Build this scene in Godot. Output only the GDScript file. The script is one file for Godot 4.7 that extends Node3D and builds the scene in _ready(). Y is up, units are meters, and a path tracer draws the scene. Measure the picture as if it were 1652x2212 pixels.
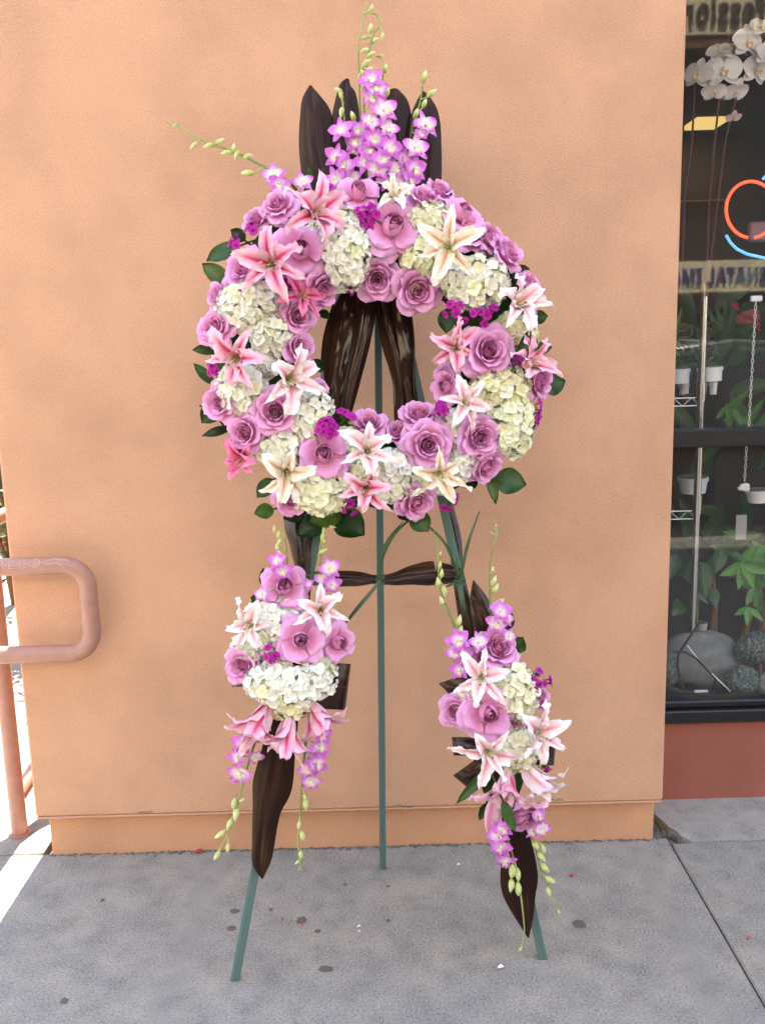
extends Node3D

# ---------- mesh buffer ----------
class Buf:
	var v := PackedVector3Array()
	var n := PackedVector3Array()
	var t := PackedVector2Array()
	var c := PackedColorArray()
	var i := PackedInt32Array()

	func grid(nu: int, nv: int, f: Callable, col = Color.WHITE, flip := false) -> void:
		var base := v.size()
		var w := nu + 1
		for b in nv + 1:
			for a in nu + 1:
				var u := a / float(nu)
				var k := b / float(nv)
				v.append(f.call(u, k))
				t.append(Vector2(u, k))
				c.append(col.call(u, k) if col is Callable else col)
		for b in nv + 1:
			for a in nu + 1:
				var a0 := maxi(a - 1, 0)
				var a1 := mini(a + 1, nu)
				var b0 := maxi(b - 1, 0)
				var b1 := mini(b + 1, nv)
				var du := v[base + b * w + a1] - v[base + b * w + a0]
				var dv := v[base + b1 * w + a] - v[base + b0 * w + a]
				if du.length_squared() < 1e-14:
					var bb := b1 if b < nv / 2 else b0
					du = v[base + bb * w + a1] - v[base + bb * w + a0]
				var q := du.cross(dv)
				if flip: q = -q
				n.append(q.normalized() if q.length_squared() > 1e-20 else Vector3(0, 0, 1))
		for b in nv:
			for a in nu:
				var p := base + b * w + a
				if flip:
					for x in [p, p + 1, p + w + 1, p, p + w + 1, p + w]: i.append(x)
				else:
					for x in [p, p + w + 1, p + 1, p, p + w, p + w + 1]: i.append(x)

	func tube(pts: Array, rads, sides := 6, col = Color.WHITE, caps := true) -> void:
		var base := v.size()
		var up := Vector3(0.31, 0.2, 0.93)
		var m := pts.size()
		var total := 0.0
		for k in m:
			var d: Vector3 = (pts[mini(k + 1, m - 1)] - pts[maxi(k - 1, 0)]).normalized()
			var s := d.cross(up)
			if s.length() < 0.05: s = d.cross(Vector3(1, 0, 0))
			s = s.normalized()
			var e := s.cross(d).normalized()
			up = e
			var r: float = rads if not rads is Array else rads[k]
			if k > 0: total += (pts[k] - pts[k - 1]).length()
			for q in sides + 1:
				var a := TAU * q / sides
				var o := s * cos(a) + e * sin(a)
				v.append(pts[k] + o * r)
				n.append(o)
				t.append(Vector2(q / float(sides), total))
				c.append(col.call(k / float(m - 1)) if col is Callable else col)
		var w := sides + 1
		for k in m - 1:
			for q in sides:
				var p := base + k * w + q
				for x in [p, p + 1, p + w + 1, p, p + w + 1, p + w]: i.append(x)
		if caps:
			for end in 2:
				var k := 0 if end == 0 else m - 1
				var d: Vector3 = (pts[0] - pts[1]).normalized() if end == 0 else (pts[m - 1] - pts[m - 2]).normalized()
				var cb := v.size()
				v.append(pts[k]); n.append(d); t.append(Vector2(0.5, 0.5)); c.append(c[base + k * w])
				for q in sides + 1:
					v.append(v[base + k * w + q]); n.append(d); t.append(Vector2(0.5, 0.5)); c.append(c[base + k * w])
				for q in sides:
					var tri := [cb, cb + 2 + q, cb + 1 + q] if end == 0 else [cb, cb + 1 + q, cb + 2 + q]
					for x in tri: i.append(x)

	func quad(p0: Vector3, p1: Vector3, p2: Vector3, p3: Vector3, col := Color.WHITE) -> void:  # p0..p3 counter-clockwise seen from the front
		var b := v.size()
		var q := (p1 - p0).cross(p3 - p0).normalized()
		for p in [p0, p1, p2, p3]:
			v.append(p); n.append(q); c.append(col)
		for p in [Vector2(0, 1), Vector2(1, 1), Vector2(1, 0), Vector2(0, 0)]: t.append(p)
		for x in [b, b + 2, b + 1, b, b + 3, b + 2]: i.append(x)

	func tri(p0: Vector3, p1: Vector3, p2: Vector3) -> void:
		var b := v.size()
		var q := (p1 - p0).cross(p2 - p0).normalized()
		for p in [p0, p1, p2]:
			v.append(p); n.append(q); c.append(Color.WHITE); t.append(Vector2(p.x, p.y))
		for x in [b, b + 2, b + 1]: i.append(x)

	# a box with chamfered edges, in the frame x
	func box(lo: Vector3, hi: Vector3, ch := 0.0, x := Transform3D()) -> void:
		var mid := (lo + hi) / 2.0
		var h := (hi - lo) / 2.0
		if ch <= 0.0:
			for ax in 3:
				for s in [-1.0, 1.0]:
					var d := Vector3.ZERO; d[ax] = s
					var e := Vector3.ZERO; e[(ax + 1) % 3] = 1.0
					var g := d.cross(e)
					var o := mid + d * h
					quad(x * (o - e * h - g * h), x * (o + e * h - g * h), x * (o + e * h + g * h), x * (o - e * h + g * h))
			return
		var k := h - Vector3.ONE * ch
		for ax in 3:
			for s in [-1.0, 1.0]:
				var d := Vector3.ZERO; d[ax] = s
				var e := Vector3.ZERO; e[(ax + 1) % 3] = 1.0
				var g := d.cross(e)
				var o := mid + d * h
				quad(x * (o - e * k - g * k), x * (o + e * k - g * k), x * (o + e * k + g * k), x * (o - e * k + g * k))
		for ax in 3:
			var a1 := (ax + 1) % 3
			var a2 := (ax + 2) % 3
			for s1 in [-1.0, 1.0]:
				for s2 in [-1.0, 1.0]:
					var al := Vector3.ZERO; al[ax] = k[ax]
					var pa := Vector3.ZERO; pa[a1] = s1 * h[a1]; pa[a2] = s2 * k[a2]
					var pb := Vector3.ZERO; pb[a1] = s1 * k[a1]; pb[a2] = s2 * h[a2]
					if s1 * s2 > 0: quad(x * (mid + pa - al), x * (mid + pb - al), x * (mid + pb + al), x * (mid + pa + al))
					else: quad(x * (mid + pb - al), x * (mid + pa - al), x * (mid + pa + al), x * (mid + pb + al))
		for sx in [-1.0, 1.0]:
			for sy in [-1.0, 1.0]:
				for sz in [-1.0, 1.0]:
					var s := Vector3(sx, sy, sz)
					var p0 := mid + s * Vector3(h.x, k.y, k.z)
					var p1 := mid + s * Vector3(k.x, h.y, k.z)
					var p2 := mid + s * Vector3(k.x, k.y, h.z)
					if sx * sy * sz > 0: tri(x * p0, x * p1, x * p2)
					else: tri(x * p0, x * p2, x * p1)

	func beam(a: Vector3, b: Vector3, wx: float, wz: float, ch := 0.002) -> void:
		var y := (b - a).normalized()
		var xx := y.cross(Vector3(0, 0, 1)).normalized()
		if xx.length() < 0.1: xx = Vector3(1, 0, 0)
		var zz := xx.cross(y).normalized()
		var l := (b - a).length()
		box(Vector3(-wx / 2, 0, -wz / 2), Vector3(wx / 2, l, wz / 2), ch, Transform3D(Basis(xx, y, zz), a))

	func ball(at: Vector3, r: Vector3, nu := 12, nv := 8, noise = null, amp := 0.0, freq := 1.0, col = Color.WHITE) -> void:
		grid(nu, nv, func(u, w):
			var th: float = w * PI
			var d := Vector3(sin(th) * cos(u * TAU), cos(th), sin(th) * sin(u * TAU))
			var k := 1.0
			if noise: k += amp * noise.get_noise_3dv((d + at * 7.0) * freq)
			return at + d * r * k, col)

	func mesh(m: Material) -> ArrayMesh:
		var arr := []
		arr.resize(Mesh.ARRAY_MAX)
		arr[Mesh.ARRAY_VERTEX] = v
		arr[Mesh.ARRAY_NORMAL] = n
		arr[Mesh.ARRAY_TEX_UV] = t
		arr[Mesh.ARRAY_COLOR] = c
		arr[Mesh.ARRAY_INDEX] = i
		var am := ArrayMesh.new()
		am.add_surface_from_arrays(Mesh.PRIMITIVE_TRIANGLES, arr)
		am.surface_set_material(0, m)
		return am

# ---------- bookkeeping ----------
var taken := {}
var rng := RandomNumberGenerator.new()
var nz := FastNoiseLite.new()
var M := {}

func numbered(called: String) -> String:
	if not taken.has(called):
		taken[called] = 0
		return called
	taken[called] += 1
	return "%s_%03d" % [called, taken[called]]

func tag(o: Node, label := "", category := "", group := "", kind := "") -> void:
	if label: o.set_meta("label", label)
	if category: o.set_meta("category", category)
	if group: o.set_meta("group", group)
	if kind: o.set_meta("kind", kind)

func thing(called: String, label: String, category: String, x := Transform3D(), group := "") -> Node3D:
	var o := Node3D.new()
	o.name = numbered(called)
	add_child(o)
	o.transform = x
	tag(o, label, category, group)
	return o

func part(called: String, m: Mesh, parent: Node, x := Transform3D()) -> MeshInstance3D:
	var o := MeshInstance3D.new()
	o.name = called
	o.mesh = m
	o.transform = x
	parent.add_child(o, true)
	return o

func solo(called: String, m: Mesh, label := "", category := "", group := "", kind := "", x := Transform3D()) -> MeshInstance3D:
	var o := MeshInstance3D.new()
	o.name = numbered(called)
	o.mesh = m
	o.transform = x
	add_child(o)
	tag(o, label, category, group, kind)
	return o

# ---------- the photograph's grid (1652 x 2212) turned into rays ----------
const F := 2028.0
const EYE := Vector3(0, 1.5, 0)
var cb: Basis
var PO: Vector3   # the leaning plane of the easel's two front legs
var PN: Vector3
var PX: Vector3
var PY: Vector3

func ray(x: float, y: float) -> Vector3:
	return cb * Vector3((x - 826.0) / F, (1106.0 - y) / F, -1.0)

func on_z(x: float, y: float, z: float) -> Vector3:
	var r := ray(x, y)
	return EYE + r * ((z - EYE.z) / r.z)

func on_ground(x: float, y: float, h := 0.0) -> Vector3:
	var r := ray(x, y)
	return EYE + r * ((h - EYE.y) / r.y)

func at(x: float, y: float, off := 0.0) -> Vector3:
	var r := ray(x, y)
	return EYE + r * ((PO + PN * off - EYE).dot(PN) / r.dot(PN))

func px(k: float, p: Vector3) -> float:
	return k * (p - EYE).dot(-cb.z) / F

func facing(axis: Vector3, roll := 0.0) -> Basis:
	var z := axis.normalized()
	var y := (PY - z * PY.dot(z)).normalized()
	var x := y.cross(z)
	return Basis(x, y, z) * Basis(Vector3(0, 0, 1), roll)

# ---------- materials ----------
func lin(r: float, g: float, b: float) -> Color:
	return Color(r, g, b).linear_to_srgb()

func mat(col: Color, rough := 0.7, spec := 0.5) -> StandardMaterial3D:
	var m := StandardMaterial3D.new()
	m.albedo_color = col
	m.roughness = rough
	m.metallic_specular = spec
	m.cull_mode = BaseMaterial3D.CULL_DISABLED
	return m

func petal_mat(tex = null, rough := 0.5, back := 0.42) -> StandardMaterial3D:
	var m := mat(Color.WHITE, rough, 0.35)
	m.vertex_color_use_as_albedo = true
	if tex: m.albedo_texture = tex
	m.backlight_enabled = true
	m.backlight = Color(back, back, back)
	return m

func tex_of(w: int, h: int, f: Callable) -> ImageTexture:
	var im := Image.create(w, h, false, Image.FORMAT_RGB8)
	for y in h:
		for x in w:
			im.set_pixel(x, y, f.call((x + 0.5) / w, (y + 0.5) / h))
	return ImageTexture.create_from_image(im)

func noise_image(seed_: int, freq: float, size: int, oct := 4, kind := FastNoiseLite.TYPE_SIMPLEX_SMOOTH) -> Image:
	var q := FastNoiseLite.new()
	q.seed = seed_
	q.frequency = freq
	q.noise_type = kind
	q.fractal_octaves = oct
	return q.get_seamless_image(size, size, false, false, 0.15)

func make_materials() -> void:
	# orange stucco
	var fine := noise_image(3, 0.085, 1024, 4)
	var broad := noise_image(9, 0.011, 512, 5)
	var grit := noise_image(12, 0.2, 1024, 2)
	var al := Image.create(1024, 1024, false, Image.FORMAT_RGB8)
	for y in 1024:
		for x in 1024:
			var f := fine.get_pixel(x, y).r
			var g := grit.get_pixel(x, y).r
			var k := 0.955 + 0.12 * (f - 0.5) + 0.10 * (g - 0.5)
			if f < 0.25: k -= (0.25 - f) * 0.9
			al.set_pixel(x, y, Color(k, k * 0.995, k * 0.985))
	var bl := Image.create(512, 512, false, Image.FORMAT_RGB8)
	for y in 512:
		for x in 512:
			var f := broad.get_pixel(x, y).r
			var k := 0.95 + 0.11 * (f - 0.5) - 0.015 * smoothstep(0.62, 0.85, f)
			bl.set_pixel(x, y, Color(minf(k, 1), minf(k * 0.995, 1), minf(k * 0.98, 1)))
	var al_t := ImageTexture.create_from_image(al)
	var fine_t := ImageTexture.create_from_image(fine)
	var bl_t := ImageTexture.create_from_image(bl)
	for row in [["stucco", lin(0.74, 0.432, 0.288)], ["stucco_foot", lin(0.77, 0.425, 0.26)], ["red_paint", lin(0.42, 0.155, 0.12)], ["stucco_far", lin(0.62, 0.47, 0.32)]]:
		var m := mat(row[1], 0.92, 0.3)
		m.albedo_texture = al_t
		m.uv1_triplanar = true
		m.uv1_world_triplanar = true
		m.uv1_scale = Vector3.ONE * 2.1
		m.heightmap_enabled = true
		m.heightmap_texture = fine_t
		m.heightmap_scale = 0.11 if row[0] != "red_paint" else 0.04
		m.detail_enabled = true
		m.detail_blend_mode = BaseMaterial3D.BLEND_MODE_MUL
		m.detail_albedo = bl_t
		m.detail_uv_layer = BaseMaterial3D.DETAIL_UV_2
		m.uv2_triplanar = true
		m.uv2_world_triplanar = true
		m.uv2_scale = Vector3.ONE * 0.45
		M[row[0]] = m
	# concrete
	var cbn := noise_image(21, 0.006, 1024, 6)
	var cst := noise_image(22, 0.012, 1024, 4)
	var cfn := noise_image(23, 0.16, 1024, 3)
	var cell := noise_image(24, 0.03, 1024, 2, FastNoiseLite.TYPE_CELLULAR)
	var ca := Image.create(1024, 1024, false, Image.FORMAT_RGB8)
	for y in 1024:
		for x in 1024:
			var a := cbn.get_pixel(x, y).r
			var s := cst.get_pixel(x, y).r
			var f := cfn.get_pixel(x, y).r
			var k := 0.84 + 0.09 * (a - 0.5) + 0.22 * (f - 0.5)
			k -= 0.075 * smoothstep(0.5, 0.8, s) * (0.6 + 0.4 * a)
			k += 0.05 * smoothstep(0.5, 0.8, 1.0 - s)
			if f < 0.24: k -= 0.12
			if f > 0.78: k += 0.08
			var warm := 0.03 * (a - s)
			ca.set_pixel(x, y, Color(clampf(k + warm, 0, 1), clampf(k, 0, 1), clampf(k * 0.99 - warm, 0, 1)))
	var ca_t := ImageTexture.create_from_image(ca)
	var cf_t := ImageTexture.create_from_image(cfn)
	for row in [["concrete", lin(0.43, 0.402, 0.362), 0.8], ["concrete_pale", lin(0.52, 0.495, 0.455), 0.9], ["dirt", lin(0.22, 0.205, 0.185), 2.2], ["asphalt", lin(0.055, 0.055, 0.056), 1.0]]:
		var m := mat(row[1], 0.88, 0.35)
		m.albedo_texture = ca_t
		m.uv1_triplanar = true
		m.uv1_world_triplanar = true
		m.uv1_scale = Vector3.ONE * row[2]
		m.heightmap_enabled = true
		m.heightmap_texture = cf_t
		m.heightmap_scale = 0.06
		M[row[0]] = m
	# petals
	var vein := tex_of(64, 64, func(u, v):
		var k: float = 0.96 + 0.04 * nz.get_noise_2d(u * 900.0, v * 120.0)
		return Color(k, k, k))
	M.rose = petal_mat(vein, 0.55, 0.36)
	M.floret = petal_mat(vein, 0.6, 0.3)
	M.small = petal_mat(null, 0.55, 0.3)
	M.plain_v = mat(Color.WHITE, 0.6, 0.4)
	M.plain_v.vertex_color_use_as_albedo = true
	# lily petals: pale margin, coloured band, dark midrib, freckles; u across, v along
	for row in [
		["lily_pink", Color(0.86, 0.53, 0.64), Color(0.78, 0.24, 0.38), Color(0.60, 0.025, 0.10), 0.95],
		["lily_deep", Color(0.76, 0.22, 0.38), Color(0.70, 0.10, 0.26), Color(0.36, 0.01, 0.06), 1.0],
		["lily_pale", Color(0.92, 0.79, 0.79), Color(0.86, 0.50, 0.53), Color(0.74, 0.18, 0.22), 0.7],
		["lily_cream", Color(0.90, 0.84, 0.72), Color(0.86, 0.62, 0.44), Color(0.62, 0.22, 0.09), 0.7]]:
		var edge: Color = row[1]
		var mid: Color = row[2]
		var deep: Color = row[3]
		var amt: float = row[4]
		var spots := []
		rng.seed = 77
		for k in 110: spots.append([rng.randf_range(0.2, 0.8), rng.randf_range(0.16, 0.5), rng.randf_range(0.0035, 0.0065)])
		var t := tex_of(128, 288, func(u, v):
			var d: float = absf(u - 0.5) * 2.0
			var wob: float = 0.12 * nz.get_noise_2d(u * 130.0, v * 260.0)
			var col := edge.lerp(mid, clampf((1.0 - smoothstep(0.10, 0.72, d + wob)) * (1.0 - smoothstep(0.5, 0.95, v)) * (0.4 + amt * 0.7), 0, 1))
			col = col.lerp(deep, clampf((1.0 - smoothstep(0.02, 0.30, d + wob * 0.5)) * smoothstep(0.03, 0.2, v) * (1.0 - smoothstep(0.45, 0.86, v)) * amt, 0, 1))
			col = col.lerp(Color(0.66, 0.74, 0.36), (1.0 - smoothstep(0.03, 0.16, v)) * 0.8)
			var st: float = 0.975 + 0.025 * sin(u * 130.0 + 3.0 * nz.get_noise_2d(u * 40, v * 40))
			for s in spots:
				if absf(v - s[1]) < 0.012 and Vector2((u - s[0]) * 0.5, v - s[1]).length() < s[2]:
					col = col.lerp(deep, 0.6)
			return (col * st).linear_to_srgb())
		M[row[0]] = petal_mat(t, 0.5, 0.34)
	# leaves
	var lt := tex_of(96, 192, func(u, v):
		var d: float = absf(u - 0.5) * 2.0
		var k: float = 0.82 + 0.16 * nz.get_noise_2d(u * 60, v * 120)
		var ph: float = fposmod(v * 7.0 - d * 1.1, 1.0)
		k += 0.16 * (1.0 - smoothstep(0.0, 0.09, absf(ph - 0.5)))
		k += 0.35 * (1.0 - smoothstep(0.0, 0.05, d))
		return Color(clampf(k * 0.95, 0, 1), clampf(k, 0, 1), clampf(k * 0.8, 0, 1)))
	M.leaf = mat(Color.WHITE, 0.42, 0.5)
	M.leaf.vertex_color_use_as_albedo = true
	M.leaf.albedo_texture = lt
	M.leaf.backlight_enabled = true
	M.leaf.backlight = Color(0.45, 0.5, 0.3)
	# dark ti leaves: streaks along the length
	var tt := tex_of(192, 512, func(u, v):
		var s: float = nz.get_noise_2d(u * 420.0, v * 16.0)
		var s2: float = nz.get_noise_2d(u * 60.0 + 300.0, v * 70.0)
		var gold: float = smoothstep(0.10, 0.45, s2 + 0.35 * s) * 0.36
		var c := Color(0.040, 0.016, 0.012).lerp(Color(0.017, 0.009, 0.008), clampf(0.5 + 0.3 * s, 0, 1))
		c = c.lerp(Color(0.17, 0.10, 0.035), gold * clampf(0.5 + s * 1.0, 0, 1))
		c = c.lerp(Color(0.12, 0.02, 0.03), (1.0 - smoothstep(0.0, 0.03, absf(u - 0.5))) * 0.5)
		return c.linear_to_srgb())
	var th := tex_of(192, 256, func(u, v):
		var k: float = 0.5 + 0.012 * sin(u * 170.0) + 0.62 * nz.get_noise_2d(u * 42.0, v * 110.0) + 0.02 * nz.get_noise_2d(u * 200.0, v * 30.0)
		return Color(k, k, k))
	M.ti = mat(Color(1, 1, 1), 0.13, 0.42)
	M.ti.vertex_color_use_as_albedo = true
	M.ti.albedo_texture = tt
	M.ti.heightmap_enabled = true
	M.ti.heightmap_texture = th
	M.ti.heightmap_scale = 0.16
	M.ti_fan = M.ti.duplicate()
	M.ti_fan.roughness = 0.34
	M.ti_fan.metallic_specular = 0.27
	# wood, metal, the rest
	var wt := tex_of(64, 256, func(u, v):
		var k: float = 0.9 + 0.14 * nz.get_noise_2d(u * 260.0, v * 40.0)
		return Color(k, k, k))
	M.easel = mat(lin(0.115, 0.19, 0.17), 0.6, 0.4)
	M.easel.albedo_texture = wt
	M.stem = mat(lin(0.17, 0.23, 0.06), 0.55, 0.4)
	M.grass = mat(lin(0.035, 0.085, 0.03), 0.4, 0.5)
	M.moss = mat(lin(0.03, 0.055, 0.018), 0.9, 0.2)
	M.rail = mat(lin(0.46, 0.24, 0.19), 0.4, 0.5)
	M.rail.albedo_texture = bl_t
	M.rail.uv1_triplanar = true
	M.rail.uv1_scale = Vector3.ONE * 4.0
	M.rail.heightmap_enabled = true
	M.rail.heightmap_texture = cf_t
	M.rail.heightmap_scale = 0.012
	M.chalk = mat(lin(0.62, 0.42, 0.38), 0.8, 0.2)
	M.black = mat(lin(0.012, 0.012, 0.014), 0.35, 0.5)
	M.chrome = mat(lin(0.6, 0.6, 0.58), 0.22, 0.5); M.chrome.metallic = 1.0
	M.white_plastic = mat(lin(0.72, 0.73, 0.74), 0.45, 0.5)
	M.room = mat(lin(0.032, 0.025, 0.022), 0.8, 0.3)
	M.wood = mat(lin(0.16, 0.075, 0.03), 0.6, 0.4)
	var g := mat(Color(0.93, 0.95, 0.95, 0.03), 0.02, 0.62)
	g.transparency = BaseMaterial3D.TRANSPARENCY_ALPHA
	M.glass = g
	var rock_t := ImageTexture.create_from_image(cell)
	M.rock = mat(lin(0.29, 0.31, 0.305), 0.8, 0.3)
	M.rock.albedo_texture = ca_t
	M.rock.uv1_triplanar = true
	M.rock.uv1_scale = Vector3.ONE * 3.0
	M.rock.heightmap_enabled = true
	M.rock.heightmap_texture = cf_t
	M.rock.heightmap_scale = 0.2
	M.jade = mat(lin(0.36, 0.46, 0.41), 0.6, 0.4)
	M.jade.albedo_texture = rock_t
	M.jade.uv1_triplanar = true
	M.jade.uv1_scale = Vector3.ONE * 4.0
	M.petal_white = petal_mat(null, 0.5, 0.35)

func glow(col: Color, e: float) -> StandardMaterial3D:
	var m := mat(col, 0.5)
	m.emission_enabled = true
	m.emission = col
	m.emission_energy_multiplier = e
	return m

# ---------- how far the flowers stand off the easel ----------
func swell(x: float, y: float) -> Vector3:  # offset from the easel's plane, and how the surface leans there
	var dx := x - 813.0
	var dy := y - 752.0
	var d := sqrt(dx * dx + dy * dy)
	if d < 480.0 and y < 1150.0:
		var t := clampf((d - 262.0) / 150.0, -0.98, 0.98)
		return Vector3(0.085 + 0.072 * sqrt(1.0 - t * t), t * dx / d * 1.05, -t * dy / d * 1.05)
	var c := Vector4(632, 1425, 150, 200) if x < 830.0 else Vector4(1085, 1580, 145, 240)
	var e := Vector2((x - c.x) / c.z, (y - c.y) / c.w)
	return Vector3(0.03 + 0.095 * sqrt(maxf(0.02, 1.0 - e.length_squared())), clampf(e.x, -1, 1) * 1.0, -clampf(e.y, -1, 1) * 0.9)

func seat(x: float, y: float, r: float, back: float, lift: float, tx: float, ty: float, roll: float) -> Transform3D:
	var s := swell(x, y)
	if is_nan(tx): tx = s.y
	if is_nan(ty): ty = s.z
	var axis := (PN + PX * tx + PY * ty).normalized()
	var p := at(x, y, s.x + lift)
	var m := px(r, p)
	var b := facing(axis, roll)
	return Transform3D(b.scaled(Vector3.ONE * m), p - axis * m * back)

# ---------- rose ----------
func rose_petal(ang: float, r0: float, z0: float, length: float, p0: float, p1: float, p2: float, wide: float, rho: float, curl: float, deep: float, nu := 8, nv := 8) -> ArrayMesh:
	var rr := PackedFloat32Array()
	var zz := PackedFloat32Array()
	var ff := PackedFloat32Array()
	var r := r0
	var z := z0
	var steps := 24
	for k in steps + 1:
		var q := k / float(steps)
		var phi := lerpf(p0, p1, smoothstep(0.0, 0.6, q)) + p2 * pow(maxf(0.0, (q - 0.5) / 0.5), 1.5)
		rr.append(r); zz.append(z); ff.append(deg_to_rad(phi))
		r += sin(deg_to_rad(phi)) * length / steps
		z += cos(deg_to_rad(phi)) * length / steps
	var drop := rng.randf_range(0.14, 0.27)
	var skew := rng.randf_range(-0.06, 0.06)
	var sd := rng.randf_range(0, 500)
	var rough := 0.065 * length
	var b := Buf.new()
	b.grid(nu, nv, func(a, w):
		var u: float = a * 2.0 - 1.0
		var au := absf(u)
		var vv := clampf(w * (1.0 - drop * pow(au, 1.7) + skew * u), 0.0, 1.0)
		var fi := vv * steps
		var k := mini(int(fi), steps - 1)
		var fr := fi - k
		var R := lerpf(rr[k], rr[k + 1], fr)
		var Z := lerpf(zz[k], zz[k + 1], fr)
		var phi := lerpf(ff[k], ff[k + 1], fr)
		var s := u * wide * lerpf(0.30, 1.0, smoothstep(0.0, 0.55, w)) * (1.0 - 0.30 * smoothstep(0.66, 1.0, w))
		var xt := rho * sin(s / rho)
		var xn := rho * (1.0 - cos(s / rho))
		var e := smoothstep(0.45, 1.0, au) * smoothstep(0.25, 0.85, w)
		xn -= curl * e * length * 0.34
		xt *= 1.0 - 0.16 * curl * e
		xn += rough * nz.get_noise_2d(u * 90.0 + sd, w * 90.0) * w
		var p := Vector3(R - cos(phi) * xn, xt, Z + sin(phi) * xn)
		return p.rotated(Vector3(0, 0, 1), ang),
	func(a, w):
		var u: float = a * 2.0 - 1.0
		var k := clampf(smoothstep(0.15, 0.8, w) + 0.10 * nz.get_noise_2d(sd + u * 60, w * 60), 0, 1)
		var lav := Color(0.88, 0.44, 0.76)
		var pink := Color(0.84, 0.31, 0.54)
		var dk := Color(0.80, 0.26, 0.46)
		var tip := lav.lerp(pink, deep)
		var low := pink.lerp(dk, deep)
		var rim := smoothstep(0.86, 1.0, maxf(w, absf(u) * 0.97))
		return low.lerp(tip, k).lerp(Color(0.86, 0.50, 0.80), rim * 0.5))
	return b.mesh(M.rose)

# each row: petals, radius, base height, length, three tilts, width, cup, curl, depth of colour
func make_rose(rows: Array) -> Node3D:
	var o := Node3D.new()
	o.name = "rose"
	var a := rng.randf() * TAU
	for q in rows:
		var n: int = q[0]
		for k in n:
			var j := rng.randf_range(-1, 1)
			a += TAU / n + rng.randf_range(-0.14, 0.14)
			var m := rose_petal(a, q[1], q[2] + 0.025 * j, q[3] * rng.randf_range(0.93, 1.06), q[4] + 4 * j, q[5] + 5 * j, q[6] + 12 * rng.randf_range(-1, 1), q[7], q[8], q[9] * rng.randf_range(0.75, 1.25), q[10])
			part("petal", m, o)
		a += 0.55
	return o

var roses := []
func make_roses() -> void:
	var core := [
		[2, 0.05, 0.06, 0.46, 5, -5, 0, 0.18, 0.075, 0.0, 1.0],
		[3, 0.10, 0.05, 0.50, 8, -4, 8, 0.27, 0.135, 0.1, 0.95],
		[3, 0.155, 0.03, 0.53, 12, -2, 28, 0.35, 0.20, 0.25, 0.85],
		[3, 0.20, 0.0, 0.55, 20, 2, 44, 0.42, 0.27, 0.4, 0.65]]
	# full spiral
	for k in 3:
		roses.append(make_rose(core + [
			[4, 0.22, -0.02, 0.58, 36, 10, 64, 0.48, 0.36, 0.6, 0.45],
			[4, 0.22, -0.06, 0.66, 56, 34, 70, 0.56, 0.5, 0.8, 0.22],
			[5, 0.20, -0.10, 0.76, 78, 62, 60, 0.58, 0.8, 1.0, 0.05],
			[4, 0.17, -0.15, 0.80, 98, 84, 44, 0.60, 1.1, 1.1, 0.0]]))
	# round bud in the middle of few, broad, turned back petals
	for k in 3:
		roses.append(make_rose([
			[2, 0.05, 0.06, 0.52, 6, -8, 0, 0.18, 0.08, 0.0, 0.9],
			[3, 0.12, 0.04, 0.54, 14, -13, 0, 0.30, 0.16, 0.0, 0.85],
			[3, 0.19, 0.02, 0.56, 20, -17, 6, 0.42, 0.25, 0.05, 0.8],
			[3, 0.25, 0.0, 0.54, 24, -18, 10, 0.54, 0.33, 0.1, 0.72],
			[3, 0.18, -0.06, 0.70, 74, 54, 60, 0.62, 0.8, 1.0, 0.2],
			[4, 0.16, -0.10, 0.86, 88, 74, 50, 0.64, 1.0, 1.2, 0.0],
			[3, 0.12, -0.16, 0.92, 106, 92, 36, 0.64, 1.2, 1.2, 0.0]]))
	# half open cup
	for k in 3:
		roses.append(make_rose(core + [
			[3, 0.22, -0.03, 0.66, 34, 6, 52, 0.54, 0.36, 0.5, 0.5],
			[4, 0.22, -0.08, 0.78, 54, 22, 72, 0.60, 0.5, 0.8, 0.2],
			[4, 0.18, -0.14, 0.90, 74, 50, 74, 0.64, 0.75, 1.1, 0.05]]))

func rose(kind: int, x: float, y: float, r: float, label: String, group: String, tx := NAN, ty := NAN, lift := 0.0) -> void:
	var o: Node3D = roses[kind * 3 + rng.randi() % 3].duplicate()
	o.name = numbered("rose")
	add_child(o)
	o.transform = seat(x, y, r * 1.09, 0.32, lift + 0.008, tx, ty, rng.randf() * TAU)
	for q in o.get_children():
		q.transform = Transform3D(Basis(Vector3(rng.randf_range(-1, 1), rng.randf_range(-1, 1), rng.randf_range(-1, 1)).normalized(), rng.randf_range(0.0, 0.09)), q.position)
	tag(o, label, "rose", group)

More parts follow.
